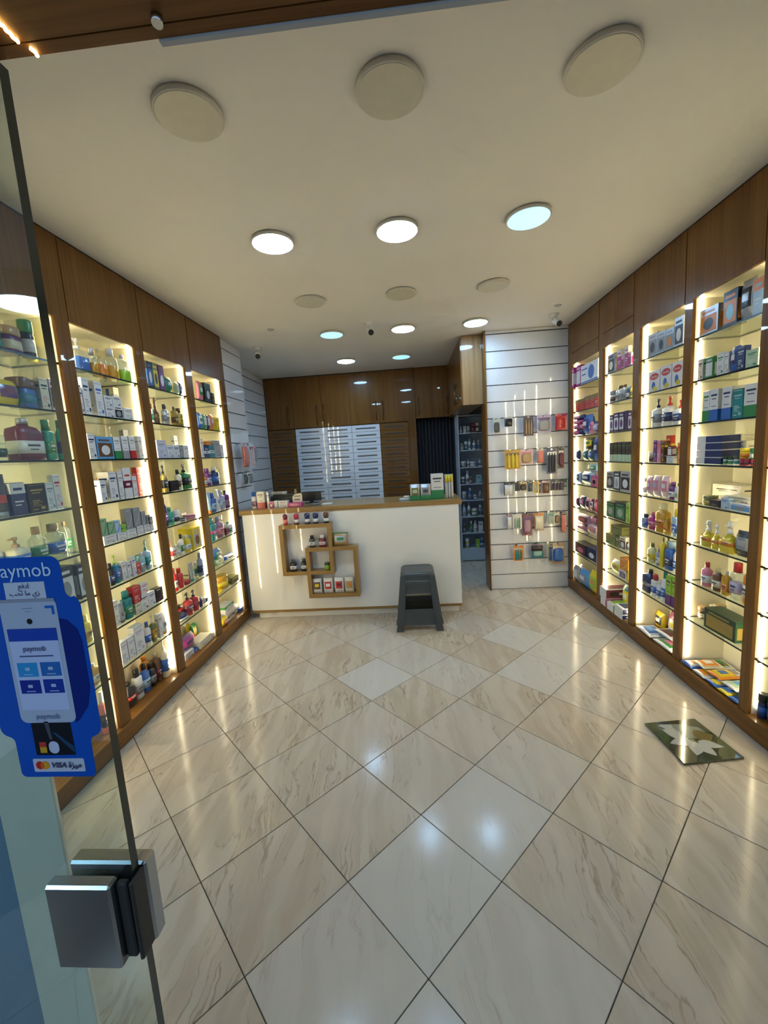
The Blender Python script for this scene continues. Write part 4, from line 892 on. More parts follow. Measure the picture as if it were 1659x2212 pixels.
pack R13 4.072 4.184 0.9100 0.111 0.035 0.056 pink black maroon plain
pack R13 3.981 4.065 0.9100 0.119 0.035 0.042 maroon white black plain
pack R13 3.901 3.975 0.9100 0.125 0.035 0.040 crimson pink white plain
pack R12 4.157 4.401 0.6680 0.063 0.035 0.090 mauve coral pink plain
pack R12 3.896 4.148 0.6680 0.115 0.035 0.090 pinkwhite mauve coral plain
pack R12 4.084 4.401 0.7318 0.114 0.035 0.090 mauve maroon coral plain
pack R12 3.904 4.061 0.7830 0.088 0.035 0.079 maroon mauve pink plain
box R11 4.126 4.401 0.4250 0.113 0.035 0.100 black maroon pink pic
box R11 3.899 4.113 0.4250 0.121 0.035 0.100 navy black white pic
pack R10 4.351 4.401 0.1120 0.175 0.072 0.040 silver white palegreen plain
pack R10 4.257 4.390 0.1120 0.174 0.000 0.066 silver white white plain
pack R10 4.033 4.250 0.1120 0.178 0.000 0.090 skyblue greyblue white plain
pack R10 3.819 4.015 0.1120 0.222 0.000 0.090 yellow lime orange plain
jar R50 2.026 2.066 0.1120 0.131 0.030 0.049 navy blue black plain
jar R50 1.908 2.024 0.1120 0.126 0.030 0.110 darkgreen teal green plain
box R54 1.966 2.066 1.1550 0.131 0.030 0.055 grey silver white text
flat R40 2.505 2.610 0.1120 0.028 0.000 0.125 blue white orange plain
flat R40 2.395 2.500 0.1120 0.028 0.000 0.125 white orange yellow plain
flat R40 2.295 2.392 0.1120 0.028 0.000 0.125 blue yellow white plain
flat R40 2.215 2.292 0.1120 0.028 0.000 0.125 yellow blue white plain
flat R40 2.146 2.212 0.1120 0.028 0.000 0.125 blue navy white plain
flat R40 2.480 2.610 0.1120 0.030 0.128 0.125 white olive green plain
flat R40 2.365 2.475 0.1120 0.030 0.128 0.125 black white grey plain
flat R40 2.255 2.360 0.1120 0.030 0.128 0.125 white green white plain
flat R40 2.146 2.250 0.1120 0.030 0.128 0.125 silver white palegreen plain
flat R40 2.445 2.550 0.1430 0.028 0.035 0.125 cream orange white plain
flat R40 2.320 2.430 0.1430 0.028 0.035 0.125 orange yellow blue plain
flat R40 2.200 2.310 0.1430 0.028 0.035 0.125 white palegreen skyblue plain
flat R40 2.146 2.196 0.1430 0.028 0.035 0.125 blue skyblue white plain
flat R30 2.940 3.150 0.1120 0.034 0.000 0.135 white blue skyblue plain
flat R30 2.700 2.920 0.1120 0.036 0.000 0.135 white green pink plain
flat R30 2.800 3.000 0.1490 0.034 0.060 0.130 white maroon black plain
"""
HANG=[
 (0.897,0.972,1.695,1.861,'silver','darkgrey','palegreen'),
 (1.007,1.093,1.756,1.854,'silver','black','white'),
 (1.198,1.300,1.657,1.863,'darkpurple','tan','black'),
 (1.346,1.493,1.687,1.869,'lavender','grey','purple'),
 (1.527,1.640,1.707,1.875,'crimson','red','pink'),
 (0.999,1.161,1.324,1.523,'amber','yellow','brown'),
 (1.170,1.302,1.371,1.531,'pinkwhite','tan','pink'),
 (1.337,1.403,1.371,1.528,'cream','coral','white'),
 (1.428,1.537,1.247,1.516,'navy','black','silver'),
 (1.563,1.622,1.282,1.503,'brown','maroon','silver'),
 (0.989,1.089,1.038,1.173,'black','white','black'),
 (1.100,1.153,1.085,1.176,'black','darkgrey','black'),
 (1.156,1.238,1.075,1.177,'cream','black','gold'),
 (1.242,1.286,1.082,1.189,'grey','darkgrey','silver'),
 (1.290,1.349,1.047,1.170,'gold','cream','amber'),
 (1.352,1.383,1.033,1.167,'maroon','black','white'),
 (1.388,1.463,1.030,1.164,'pinkwhite','brown','white'),
 (1.467,1.603,1.067,1.174,'black','darkpurple','grey'),
 (1.606,1.652,1.019,1.099,'green','grey','darkgreen'),
 (1.014,1.065,0.691,0.851,'mauve','white','pink'),
 (1.073,1.165,0.687,0.846,'silver','sage','cream'),
 (1.183,1.284,0.599,0.840,'maroon','mauve','purple'),
 (1.305,1.400,0.626,0.818,'orange','cream','coral'),
 (1.440,1.503,0.697,0.817,'sage','white','teal'),
 (1.519,1.576,0.688,0.824,'cream','brown','white'),
 (1.580,1.631,0.597,0.821,'brown','coral','red'),
 (1.072,1.179,0.353,0.521,'orange','teal','cream'),
 (1.274,1.402,0.275,0.427,'teal','paleteal','white'),
 (1.260,1.393,0.436,0.511,'mauve','black','grey'),
 (1.440,1.491,0.303,0.493,'olive','blue','navy'),
 (1.494,1.626,0.260,0.489,'tan','blue','cream'),
]
PASS=[
 (0.715,0.747,1.810,1.902,'grey'),
 (0.762,0.803,1.806,1.899,'white'),
 (0.814,0.855,1.803,1.890,'white'),
 (0.867,0.925,1.799,1.932,'maroon'),
 (0.931,0.983,1.795,1.922,'darkgrey'),
 (0.713,0.760,1.576,1.669,'grey'),
 (0.772,0.821,1.572,1.689,'teal'),
 (0.824,0.863,1.569,1.721,'white'),
 (0.883,0.924,1.566,1.694,'white'),
 (0.947,0.982,1.562,1.690,'grey'),
 (0.710,0.798,1.339,1.421,'grey'),
 (0.803,0.829,1.335,1.441,'white'),
 (0.833,0.927,1.331,1.402,'lavender'),
 (0.957,0.986,1.326,1.432,'white'),
 (0.714,0.761,1.107,1.208,'navy'),
 (0.774,0.822,1.103,1.282,'white'),
 (0.826,0.856,1.101,1.202,'brown'),
 (0.921,0.986,1.094,1.208,'paleteal'),
 (0.712,0.778,0.877,0.998,'cream'),
 (0.802,0.855,0.872,1.035,'blue'),
 (0.878,0.913,0.869,0.935,'brown'),
 (0.950,0.985,0.865,0.979,'grey'),
 (0.711,0.764,0.645,0.804,'paleblue'),
 (0.783,0.825,0.642,0.837,'white'),
 (0.841,0.919,0.638,0.742,'green'),
 (0.937,0.985,0.634,0.780,'grey'),
 (0.714,0.750,0.411,0.541,'brown'),
 (0.805,0.853,0.406,0.561,'green'),
 (0.859,0.913,0.404,0.564,'pinkwhite'),
 (0.930,0.990,0.400,0.548,'white'),
 (0.742,0.797,0.179,0.316,'yellow'),
 (0.887,0.941,0.172,0.296,'lime'),
 (0.947,0.996,0.169,0.306,'blue'),
]
# ------------------------------------------------------------------ product builders (local: x width, y back, z up, front at y=0)
ORD = ['first','second','third','fourth','fifth','sixth','seventh','eighth','ninth','tenth','eleventh','twelfth','thirteenth','fourteenth','fifteenth','sixteenth','seventeenth','eighteenth','nineteenth','twentieth']
E_ = .0005
def carton(name, w, d, h, c1, c2, c3, st, ns, loc, rz):
    A, B, C = pmat(c1), pmat(c2), pmat(c3)
    body = MB().box(-w/2, w/2, 0, d, 0, h, A, bevel=min(.0012, w*.04))
    o = body.build(name, None, loc, rz); p = MB(); e = MB(); hw = w/2
    def bar(u0, u1, v0, v1, m, l=1, q=None): (q or p).box(-hw+u0*w, -hw+u1*w, -E_*l, .0001, v0*h, v1*h, m)
    def side(u0, u1, v0, v1, m):
        a, b = (hw-.0001, hw+E_) if ns > 0 else (-hw-E_, -hw+.0001); p.box(a, b, u0*d, u1*d, v0*h, v1*h, m)
    def wrap(v0, v1, m): p.box(-hw-E_, hw+E_, -E_, d+E_*.5, v0*h, v1*h, m)
    if st == 'text':
        bar(.15, .85, .74, .80, B); bar(.22, .70, .66, .69, B); bar(.2, .6, .40, .425, C); bar(.2, .75, .345, .365, C); bar(.2, .5, .29, .31, C); bar(.2, .68, .235, .25, C); bar(.62, .85, .10, .20, B); bar(.15, .45, .10, .125, C); bar(.1, .9, .93, .945, C); side(.15, .85, .72, .79, B); side(.2, .7, .3, .33, C)
    elif st == 'pic':
        bar(.08, .92, .10, .72, B); e.ell(0, .40*h, .26*w, .22*h, -E_*2, .0001, C, 14); bar(.15, .8, .80, .88, B); side(.1, .9, .15, .70, B)
    elif st == 'bottom': wrap(.0, .36, B); bar(.15, .85, .78, .84, C); bar(.25, .75, .68, .71, C); bar(.2, .8, .45, .47, C)
    elif st == 'top': wrap(.66, .985, B); bar(.2, .8, .76, .84, A, 2); bar(.2, .8, .40, .44, C); bar(.2, .6, .30, .33, C)
    elif st == 'band': wrap(.34, .58, B); bar(.2, .8, .72, .78, C); bar(.25, .75, .42, .50, A, 2)
    elif st == 'half':
        p.box(-hw*.25 if ns > 0 else -hw-E_, hw+E_ if ns > 0 else hw*.25, -E_, d, .06*h, .94*h, B)
    elif st == 'circle': p.ell(w*.12, h*.5, w*.17, w*.17, -E_*2, .0001, B, 18); bar(.05, .4, .72, .80, C, 1, e); bar(.0, 1, .03, .10, B, 1, e); bar(.08, .3, .45, .52, C, 1, e)
    elif st == 'swoosh':
        n = 10; pts = [(-hw*.85+w*.85*k/n, h*(.12+.70*(k/n)**2)) for k in range(n+1)]; pts += [(x*.8+hw*.12, z*.78) for x, z in pts[::-1]]
        p.prism(pts, -E_, .0001, B); bar(.12, .6, .84, .90, C, 1, e)
    elif st == 'cereal':
        p.ell(0, .72*h, .40*w, .15*h, -E_*2, .0001, B, 20); e.ell(-.05*w, .30*h, .16*w, .18*h, -E_*2, .0001, C, 14); e.ell(.10*w, .15*h, .20*w, .11*h, -E_*3, .0001, pmat('yellow'), 14)
        tx = text('oval_text', 'Cerelac', .19*w, pmat('white'), o, (0, -.0013, .72*h), (math.pi/2, 0, 0), .0002)
    if p.f: p.build('print', o)
    if e.f: e.build('emblem', o)
    return o
def rr(z, w, d, k, n, kd=None): return (z, 0, d/2, w/2*k, d/2*(kd or k), n)
def bottle(name, w, d, h, c1, c2, c3, st, ns, loc, rz, kind, var):
    n = (2.0, 3.2, 4.5, 2.4)[var % 4]; A = pmat(c1)
    if n == 2.0: d = min(w, max(d, w*.75))
    top = {'bottle': (.80, .74, .86, .78)[var % 4], 'pump': .70, 'spray': .62, }[kind]
    hb = top*h; sh = {'bottle': (.14, .06, .22, .10)[var % 4], 'pump': .10, 'spray': .26}[kind]*h
    nk = min({'bottle': (.40, .60, .34, .48)[var % 4], 'pump': .30, 'spray': .28}[kind], 1)
    R = [rr(0, w, d, .93, n), rr(.012*h, w, d, 1, n), rr(.30*h, w, d, 1, n), rr(.42*h, w, d, 1 if kind != 'spray' else .95, n), rr(hb-sh, w, d, .97 if kind != 'spray' else .85, n), rr(hb-sh*.55, w, d, (.9+nk)/2, n), rr(hb-sh*.15, w, d, nk*1.08, 2.2), rr(hb, w, d, nk, 2)]
    if n > 3 and kind == 'bottle': R[4] = rr(hb-sh, w, d, 1, n); R[5] = rr(hb-sh*.5, w, d, .93, n)
    mats = None
    if st == 'liq':
        lq = liquid(c2 if kind != 'spray' else c1); mats = [lq]*3+[A]*4 if kind != 'spray' else [lq]*6+[A]
        if kind == 'spray': A = pmat('paleyellow')
    o = MB().loft(R, A, 16, mats=mats).build(name, None, loc, rz)
    C = pmat(c3)
    if kind == 'bottle':
        cw = nk*1.12
        MB().loft([rr(hb-.004*h, w, d, cw, 2.2), rr(h*.985, w, d, cw*.97, 2.2), rr(h, w, d, cw*.86, 2.2)], C, 14).build('cap', o)
    elif kind == 'pump':
        k = MB().loft([rr(hb-.003, w, d, .36, 2), rr(hb+.07*h, w, d, .34, 2), rr(hb+.085*h, w, d, .14, 2), rr(hb+.20*h, w, d, .12, 2)], C, 12); k.build('collar', o)
        q = MB().loft([rr(h*.90, w, d, .20, 2), rr(h*.985, w, d, .24, 2), rr(h, w, d, .20, 2)], C, 12); q.bar((0, d/2, h*.965), (-.42*w*ns*-1, d/2-.1*w, h*.95), .055*w, C, 8); q.build('pump_head', o)
    else:
        MB().loft([rr(hb-.004, w, d, .36, 2), rr(hb+.05*h, w, d, .36, 2), rr(hb+.06*h, w, d, .24, 2), rr(hb+.16*h, w, d, .24, 2)], C, 12).build('collar', o)
        q = MB().loft([rr(hb+.16*h, w, d, .30, 2), rr(h*.96, w, d, .30, 2), rr(h, w, d, .22, 2)], C, 12); q.bar((0, d/2, hb+.24*h), (0, d/2-.30*w, hb+.25*h), .05*w, C, 8); q.build('spray_head', o)
    if c2 != c1 and (st != 'liq' or kind == 'spray'):
        z0, z1 = (.16*h, .46*h) if st == 'plain' else (.30*h, .44*h)
        if kind == 'spray': z0, z1 = .22*h, .36*h
        k = 1.012; L = MB().loft([rr(z0, w, d, k, n), rr(z1, w, d, k*.999, n)], pmat(c2), 16); bars = pmat('white' if c2 in ('navy','black','blue','purple','maroon','green','teal','red','brown','magenta','darkgreen') else 'darkgrey')
        L.box(-.22*w, .22*w, -.010*d-.0008, d*.05, z0+(z1-z0)*.55, z0+(z1-z0)*.72, bars); L.box(-.15*w, .15*w, -.010*d-.0008, d*.05, z0+(z1-z0)*.28, z0+(z1-z0)*.36, bars); L.build('label', o)
    return o
def jar(name, w, d, h, c1, c2, c3, st, ns, loc, rz, var):
    n = (2.0, 2.0, 3.5)[var % 3]; d = w if n == 2 and w < .13 else max(d, .6*w)
    o = MB().loft([rr(0, w, d, .92, n), rr(.03*h, w, d, .98, n), rr(.55*h, w, d, .98, n), rr(.64*h, w, d, .90, n), rr(.68*h, w, d, .84, n)], pmat(c1), 18).build(name, None, loc, rz)
    MB().loft([rr(.66*h, w, d, .97, n), rr(.70*h, w, d, 1, n), rr(.96*h, w, d, 1, n), rr(h, w, d, .93, n)], pmat(c3), 18).build('lid', o)
    if c2 != c1: MB().loft([rr(.14*h, w, d, .995, n), rr(.48*h, w, d, .995, n)], pmat(c2), 18).build('label', o)
    return o
def tube(name, w, d, h, c1, c2, c3, st, ns, loc, rz):
    o = MB().loft([rr(.13*h, w, d, .86, 2.2), rr(.17*h, w, d, .95, 2.2), rr(.45*h, w, d, .98, 2.2, .85), rr(.75*h, w, d, 1, 2.6, .5), rr(.93*h, w, d, 1.02, 4, .10), rr(h, w, d, 1.02, 6, .07)], pmat(c1), 16).build(name, None, loc, rz)
    MB().loft([rr(0, w, d, .80, 2.2), rr(.02*h, w, d, .86, 2.2), rr(.14*h, w, d, .88, 2.2)], pmat(c3), 16).build('cap', o)
    L = MB(); L.box(-.20*w, .20*w, -.004, .02*d, .34*h, .52*h, pmat(c2)); L.build('label', o)
    return o
PZT = [0, .05, .16, .36, .62, .84, .95, 1]; PTH = [.07, .10, .72, 1, 1, .74, .10, .07]; PWD = [1, 1, .985, .97, .97, .985, 1, 1]
def thk(v):
    for k in range(7):
        if v <= PZT[k+1]: t_ = (v-PZT[k])/(PZT[k+1]-PZT[k]); return PTH[k]+(PTH[k+1]-PTH[k])*t_
    return .07
def pack(name, w, d, h, c1, c2, c3, st, ns, loc, rz):
    o = MB().loft([(PZT[k]*h, 0, d/2, w/2*PWD[k], d/2*PTH[k], 2.8) for k in range(8)], pmat(c1), 16).build(name, None, loc, rz)
    def patch(u0, u1, v0, v1, m, lift, g):
        n = len(g.v); NU, NV = 6, 6
        for j in range(NV+1):
            v = v0+(v1-v0)*j/NV; T = thk(v)*d/2
            for i in range(NU+1):
                u = u0+(u1-u0)*i/NU; g.v.append((u*w/2, d/2-T*max(0, 1-abs(u/.97)**2.8)**(1/2.8)-lift, v*h))
        for j in range(NV):
            for i in range(NU): a = n+j*(NU+1)+i; g.face((a, a+1, a+NU+2, a+NU+1), m, True)
    g = MB(); patch(-.72, .72, .30, .78, pmat(c2), .0010, g); g.build('print', o); g = MB(); patch(-.45, .45, .46, .66, pmat(c3), .0018, g); g.build('emblem', o)
    return o
def flat(name, w, d, h, c1, c2, c3, st, ns, loc, rz):
    o = MB().loft([((PZT[k]-.5)*w, d/2, h/2, d/2*PWD[k], h/2*PTH[k], 2.8) for k in range(8)], pmat(c1), 16, axis='x').build(name, None, loc, rz)
    def patch(u0, u1, v0, v1, m, lift, g):
        n = len(g.v); N = 6
        for j in range(N+1):
            v = v0+(v1-v0)*j/N; T = thk(v)*h/2
            for i in range(N+1):
                u = u0+(u1-u0)*i/N; g.v.append(((v-.5)*w, d/2+u*d/2, h/2+T*max(0, 1-abs(u/.97)**2.8)**(1/2.8)+lift))
        for j in range(N):
            for i in range(N): a = n+j*(N+1)+i; g.face((a, a+N+1, a+N+2, a+1), m, True)
    g = MB(); patch(-.75, .6, .12, .88, pmat(c2), .0012, g); g.build('print', o); g = MB(); patch(-.4, .3, .3, .66, pmat(c3), .0022, g); g.build('emblem', o)
    return o
NOUN = dict(box='carton', bottle='bottle', pump='pump bottle', spray='spray bottle', jar='jar', tube='tube', pack='soft pack', flat='flat packet')
OBJ = dict(box='carton', bottle='bottle', pump='pump_bottle', spray='spray_bottle', jar='jar', tube='squeeze_tube', pack='soft_pack', flat='flat_packet')
CAT = dict(box='carton', bottle='bottle', pump='bottle', spray='bottle', jar='jar', tube='tube', pack='packet', flat='packet')
FEAT = dict(text='lettering', pic='picture', bottom='base', top='top', band='band', half='half', circle='disc', swoosh='swoosh', cereal='oval')
def product(kind, w, d, h, c1, c2, c3, st, ns, loc, rz, var):
    nm = OBJ[kind]
    if kind == 'box': return carton(nm, w, d, h, c1, c2, c3, st, ns, loc, rz)
    if kind in ('bottle', 'pump', 'spray'): return bottle(nm, w, d, h, c1, c2, c3, st, ns, loc, rz, kind, var)
    if kind == 'jar': return jar(nm, w, d, h, c1, c2, c3, st, ns, loc, rz, var)
    if kind == 'tube': return tube(nm, w, d, h, c1, c2, c3, st, ns, loc, rz)
    if kind == 'pack': return pack(nm, w, d, h, c1, c2, c3, st, ns, loc, rz)
    return flat(nm, w, d, h, c1, c2, c3, st, ns, loc, rz)
def desc(kind, c1, c2, c3, st):
    if kind == 'box': return '%s carton with %s %s' % (word(c1), word(c2), FEAT[st])
    if st == 'liq': return '%s %s with %s liquid' % (word(c1), NOUN[kind], word(c2)) if kind != 'spray' else 'yellow spray bottle with white trigger'
    if kind in ('bottle', 'tube'): return '%s %s with %s cap' % (word(c1), NOUN[kind], word(c3))
    if kind == 'pump': return '%s pump bottle, %s pump' % (word(c1), word(c3))
    if kind == 'jar': return '%s jar with %s lid' % (word(c1), word(c3))
    return '%s %s with %s print' % (word(c1), NOUN[kind], word(c2))
SHN = ['floor ledge', 'eighth shelf', 'seventh shelf', 'sixth shelf', 'fifth shelf', 'fourth shelf', 'third shelf', 'second shelf', 'top shelf']
rows = [r.split() for r in TABLE.strip().splitlines()]
shelfmap = {}
for n, r in enumerate(rows): shelfmap.setdefault(r[1], []).append((float(r[2])+float(r[3]), float(r[4]), n))
rank = {}
for k, L in shelfmap.items():
    for i, (a, b, n) in enumerate(sorted(L)): rank[n] = i
for n, r in enumerate(rows):
    kind, code = r[0], r[1]; u0, u1, z0, h, s, d = map(float, r[2:8]); c1, c2, c3, st = r[8:12]
    w = code[0]; bay = int(code[1]); shn = int(code[2]); wd = u1-u0
    ns = -1 if w == 'L' else 1
    var = (n*7+3) % 4
    rz = (math.pi/2 if w == 'L' else -math.pi/2)
    if kind == 'flat': h = min(max(h, .018), .045)
    jit = 0 if kind in ('box', 'pack') else random.uniform(-.12, .12)*(.5 if kind == 'flat' else 1)
    o = product(kind, wd, d, h, c1, c2, c3, st, ns, (xw(w, s), (u0+u1)/2, z0+.0003), rz+jit, var)
    lb = '%s, %s from door, %s, %s' % (desc(kind, c1, c2, c3, st), ORD[rank[n]], SHN[shn], BAYNAME[(w, bay)])
    tag(o, lb, CAT[kind], 'products on the %s wall shelves' % ('left' if w == 'L' else 'right'))
def put(kind, x0, x1, z0, z1, y, d, c1, c2, c3, st, label, cat=None, group=None, var=0, rz=0.0):
    o = product(kind, x1-x0, d, z1-z0, c1, c2, c3, st, -1 if x0 > 0 else 1, ((x0+x1)/2, y, z0+.0003), rz, var); tag(o, label, cat or CAT[kind], group); return o
# big cartons lying deep on the right floor ledge, ends to the room
def deepbox(name, y0, y1, x0, x1, z0, z1, ca, cb, cc, label):
    o = MB().box(x0, x1, y0, y1, z0, z1, pmat(ca), bevel=.001).build(name); p = MB(); w_ = x1-x0; h_ = z1-z0
    p.box(x0+.01*w_, x1, y0-E_, y0+.001, z0+.08*h_, z0+.92*h_, pmat(cb)); p.ell(x0+.3*w_, z0+.5*h_, .16*w_, .26*h_, y0-E_*2, y0+.001, pmat(cc)); p.box(x0+.5*w_, x1-.08*w_, y0-E_*2, y0+.001, z0+.4*h_, z0+.62*h_, pmat('white'))
    p.box(x0+.1*w_, x1-.02, y0+.01, y1-.01, z1-.0005, z1+E_, pmat(cb)); p.build('print', o)
    tag(o, label, 'carton', 'large cartons on the right floor ledge'); return o
deepbox('carton', 3.60, 3.69, 1.672, 1.90, LEDGE_Z, .185, 'white', 'pink', 'maroon', 'white ended carton lying under the maroon glove box, third right bay')
deepbox('carton', 3.58, 3.70, 1.668, 1.90, .186, .275, 'white', 'maroon', 'black', 'maroon and pink printed glove box on floor ledge, third right bay')
deepbox('carton', 3.45, 3.56, 1.668, 1.90, LEDGE_Z, .180, 'white', 'lime', 'green', 'white and lime carton behind the navy box, third right bay')
deepbox('carton', 3.30, 3.43, 1.668, 1.90, LEDGE_Z, .152, 'white', 'navy', 'white', 'lower navy and white carton by the oak post, third right bay')
deepbox('carton', 3.30, 3.43, 1.670, 1.90, .1525, .205, 'white', 'navy', 'white', 'upper navy and white carton by the oak post, third right bay')
# ------------------------------------------------------------------ hanging packets on the slatwalls
def hook(x, y, z, axis):
    b = MB()
    if axis == 'y': b.box(x-.012, x+.012, y-.003, y, z-.022, z+.006, M_CHROME); e0, e1, e2 = (x, y-.003, z-.006), (x, y-.125, z-.006), (x, y-.132, z+.006)
    else: b.box(x, x+.003, y-.012, y+.012, z-.022, z+.006, M_CHROME); e0, e1, e2 = (x+.003, y, z-.006), (x+.125, y, z-.006), (x+.132, y, z+.006)
    b.bar(e0, e1, .0022, M_CHROME, 6); b.bar(e1, e2, .0022, M_CHROME, 6); return b.build('slatwall_hook')
def hang(kind, x0, x1, z0, z1, ca, cb, cc, y, label, seed):
    w_, h_ = x1-x0, z1-z0; xc = (x0+x1)/2; root = empty('hanging_packet', (xc, y, z0))
    k = MB(); k.box(-w_/2, w_/2, 0, .0012, 0, h_*.86, pmat(ca)); k.box(-w_/2, -.012, 0, .0012, h_*.86, h_, pmat(ca)); k.box(.012, w_/2, 0, .0012, h_*.86, h_, pmat(ca)); k.box(-.012, .012, 0, .0012, h_*.86, h_*.90, pmat(ca)); k.box(-.012, .012, 0, .0012, h_-.006, h_, pmat(ca)); k.build('card', root)
    v = seed % 3; p = MB()
    if v == 0: p.loft([(-.001, 0, h_*.42, w_*.40, h_*.33, 4), (-.012, 0, h_*.42, w_*.36, h_*.29, 4), (-.016, 0, h_*.42, w_*.28, h_*.22, 4)][::-1], pmat(cb), 16, axis='y')
    elif v == 1: p.loft([(h_*z, 0, -.010*t_-.001, w_*.44, .010*t_+.0008, 2.6) for z, t_ in ((.02, .1), (.15, .9), (.5, 1.2), (.72, .8), (.84, .1))], pmat(cb), 14)
    else:
        for s in (-.24, .02, .26): p.loft([(h_*z, s*w_, -.006, w_*.085*q, .006*q, 2.2) for z, q in ((.06, .6), (.12, 1), (.55, 1), (.66, .6), (.80, .5))], pmat(cb), 10)
    p.build('contents', root)
    MB().box(-w_*.42, w_*.42, -.0012, 0, h_*.72, h_*.84, pmat(cc)).build('header_print', root)
    tag(root, label, 'packet', 'packets hanging on the slatwall'); return root
HO = ['top', 'second', 'third', 'fourth', 'bottom']
def row_of(z1): return 0 if z1 > 1.7 else 1 if z1 > 1.3 else 2 if z1 > .95 else 3 if z1 > .6 else 4
cnt = [0]*5
for n, (x0, x1, z0, z1, ca, cb, cc) in enumerate(HANG):
    r = row_of(z1); cnt[r] += 1
    gz = min([g for g in GZ if g > z1-.03] or [GZ[-1]], key=lambda g: abs(g-z1-.005)); dz = (gz-.006+.004)-z1+.004
    yy = 4.49-.055-.022*(n % 3)
    hang('c', x0, x1, z0+dz, z1+dz, ca, cb, cc, yy, '%s packet with %s contents, %s from the left in the %s slatwall row' % (word(ca), word(cb), ORD[cnt[r]-1], HO[r]), n)
    tag(hook((x0+x1)/2, 4.49, gz, 'y'), 'chrome hook holding the %s packet in the %s slatwall row' % (word(ca)+' '+word(cb), HO[r]), 'hook', 'slatwall hooks')
HL = ['blush and crimson packet hanging nearest the left shelf post', 'white and crimson packet hanging second on the left slatwall', 'clear cable packet hanging at the end of the left slatwall', 'small clear packet hanging lowest beside the left shelf post', 'white printed card hanging low on the left slatwall']
HP = [(4.02, 4.155, 1.514, 1.764), (4.19, 4.32, 1.508, 1.759), (4.335, 4.415, 1.567, 1.775), (3.975, 4.04, 1.36, 1.475), (4.10, 4.24, 1.342, 1.465)]
for n, ((u0, u1, z0, z1), (ca, cb, cc)) in enumerate(zip(HP, (('pinkwhite','coral','crimson'), ('white','pinkwhite','crimson'), ('silver','grey','pink'), ('silver','darkgrey','grey'), ('white','grey','darkgrey')))):
    gz = min(G2, key=lambda g: abs(g-z1-.005)); dz = gz-.002-z1+.004
    o = hang('c', -(u1-u0)/2, (u1-u0)/2, z0+dz, z1+dz, ca, cb, cc, 0, HL[n], n+1); o.location = (-1.655+.012*(n % 2), (u0+u1)/2, z0+dz); o.rotation_euler = (0, 0, math.pi/2)
    tag(hook(-1.73, (u0+u1)/2, gz, 'x'), 'chrome hook carrying the '+HL[n].split(' hanging')[0]+' on the left slatwall', 'hook', 'slatwall hooks')
# ------------------------------------------------------------------ things on the counter
CT = 1.113
put('bottle', -1.600, -1.550, CT, 1.285, 3.98, .04, 'white', 'mauve', 'blue', 'plain', 'white bottle with blue cap at the left end of the counter', var=1)
put('box', -1.540, -1.463, CT, 1.283, 3.985, .06, 'cream', 'red', 'brown', 'bottom', 'tall cream and red carton standing on the counter')
put('box', -1.455, -1.430, CT, 1.272, 4.02, .05, 'silver', 'black', 'grey', 'text', 'thin silver and black carton beside the red counter carton')
put('box', -1.424, -1.375, CT, 1.176, 3.99, .05, 'pink', 'crimson', 'white', 'pic', 'small pink carton on the counter')
put('box', -1.370, -1.336, CT, 1.182, 3.99, .06, 'white', 'grey', 'grey', 'text', 'narrow white carton beside the small pink counter carton')
put('box', -1.327, -1.232, CT, 1.178, 3.99, .06, 'white', 'red', 'grey', 'text', 'wide white carton with red lettering on the counter')
t = tag(empty('display_tray', (-1.16, 4.0, CT)), 'magenta display tray with cream header card on the counter', 'display')
MB().box(-.070, .073, -.03, .05, 0, .042, pmat('magenta'), bevel=.002).build('tray', t); MB().ell(0, .022, .045, .014, -.0315, -.0295, pmat('pink')).build('print', t)
MB().prism([(-.035, .04), (.065, .04), (.065, .115), (.05, .128), (-.01, .120), (-.035, .095)], .045, .049, pmat('cream')).build('header_card', t); g = MB(); g.box(-.015, .05, .044, .0452, .095, .105, pmat('olive')); g.box(-.015, .04, .044, .0452, .060, .072, pmat('darkgrey')); g.build('header_print', t)
t = tag(empty('monitor', (-1.06, 4.30, CT)), 'black computer monitor seen from behind on the counter', 'monitor')
mb = mat('monitor_black', (.010, .010, .012), .4)
MB().box(-.105, .105, -.012, .012, .02, .118, mb, bevel=.004).build('screen_case', t); MB().box(-.02, .02, -.020, -.010, .0, .06, mb).build('neck', t); MB().box(-.07, .07, -.05, .06, 0, .006, mb, bevel=.002).build('foot', t)
t = tag(empty('receipt_printer', (-1.34, 4.31, CT)), 'dark olive receipt printer behind the counter cartons', 'printer')
MB().box(-.15, .15, -.08, .08, 0, .095, mat('printer_dark', (.03, .032, .022), .4), bevel=.008).build('body', t); MB().box(-.12, .12, -.06, .06, .095, .110, mat('printer_lid', (.05, .05, .035), .3), bevel=.004).build('lid', t); MB().box(.10, .115, -.02, .02, .110, .155, mat('paper_feed', (.35, .30, .16), .5)).build('paper_feed', t)
put('box', -1.485, -1.335, 1.2237, 1.250, 4.27, .07, 'cream', 'grey', 'grey', 'text', 'flat cream carton lying on the receipt printer')
t = tag(empty('card_reader', (-.965, 4.0, CT)), 'low grey card reader lying on the counter by the monitor', 'card reader'); MB().box(-.035, .035, -.02, .06, 0, .018, mat('reader_grey', (.12, .13, .15), .4), bevel=.003).build('body', t); MB().box(-.022, .022, .01, .045, .018, .0195, mat('reader_keys', (.3, .33, .36), .4)).build('keypad', t)
tag(MB().box(-.90, -.80, 4.02, 4.12, CT, CT+.008, pmat('white'), bevel=.001).build('paper_pad'), 'thin white paper pad on the counter', 'paper')
put('jar', -.115, -.008, CT, 1.135, 3.97, .10, 'silver', 'paleblue', 'white', 'plain', 'wide low white tub on the right part of the counter', var=2)
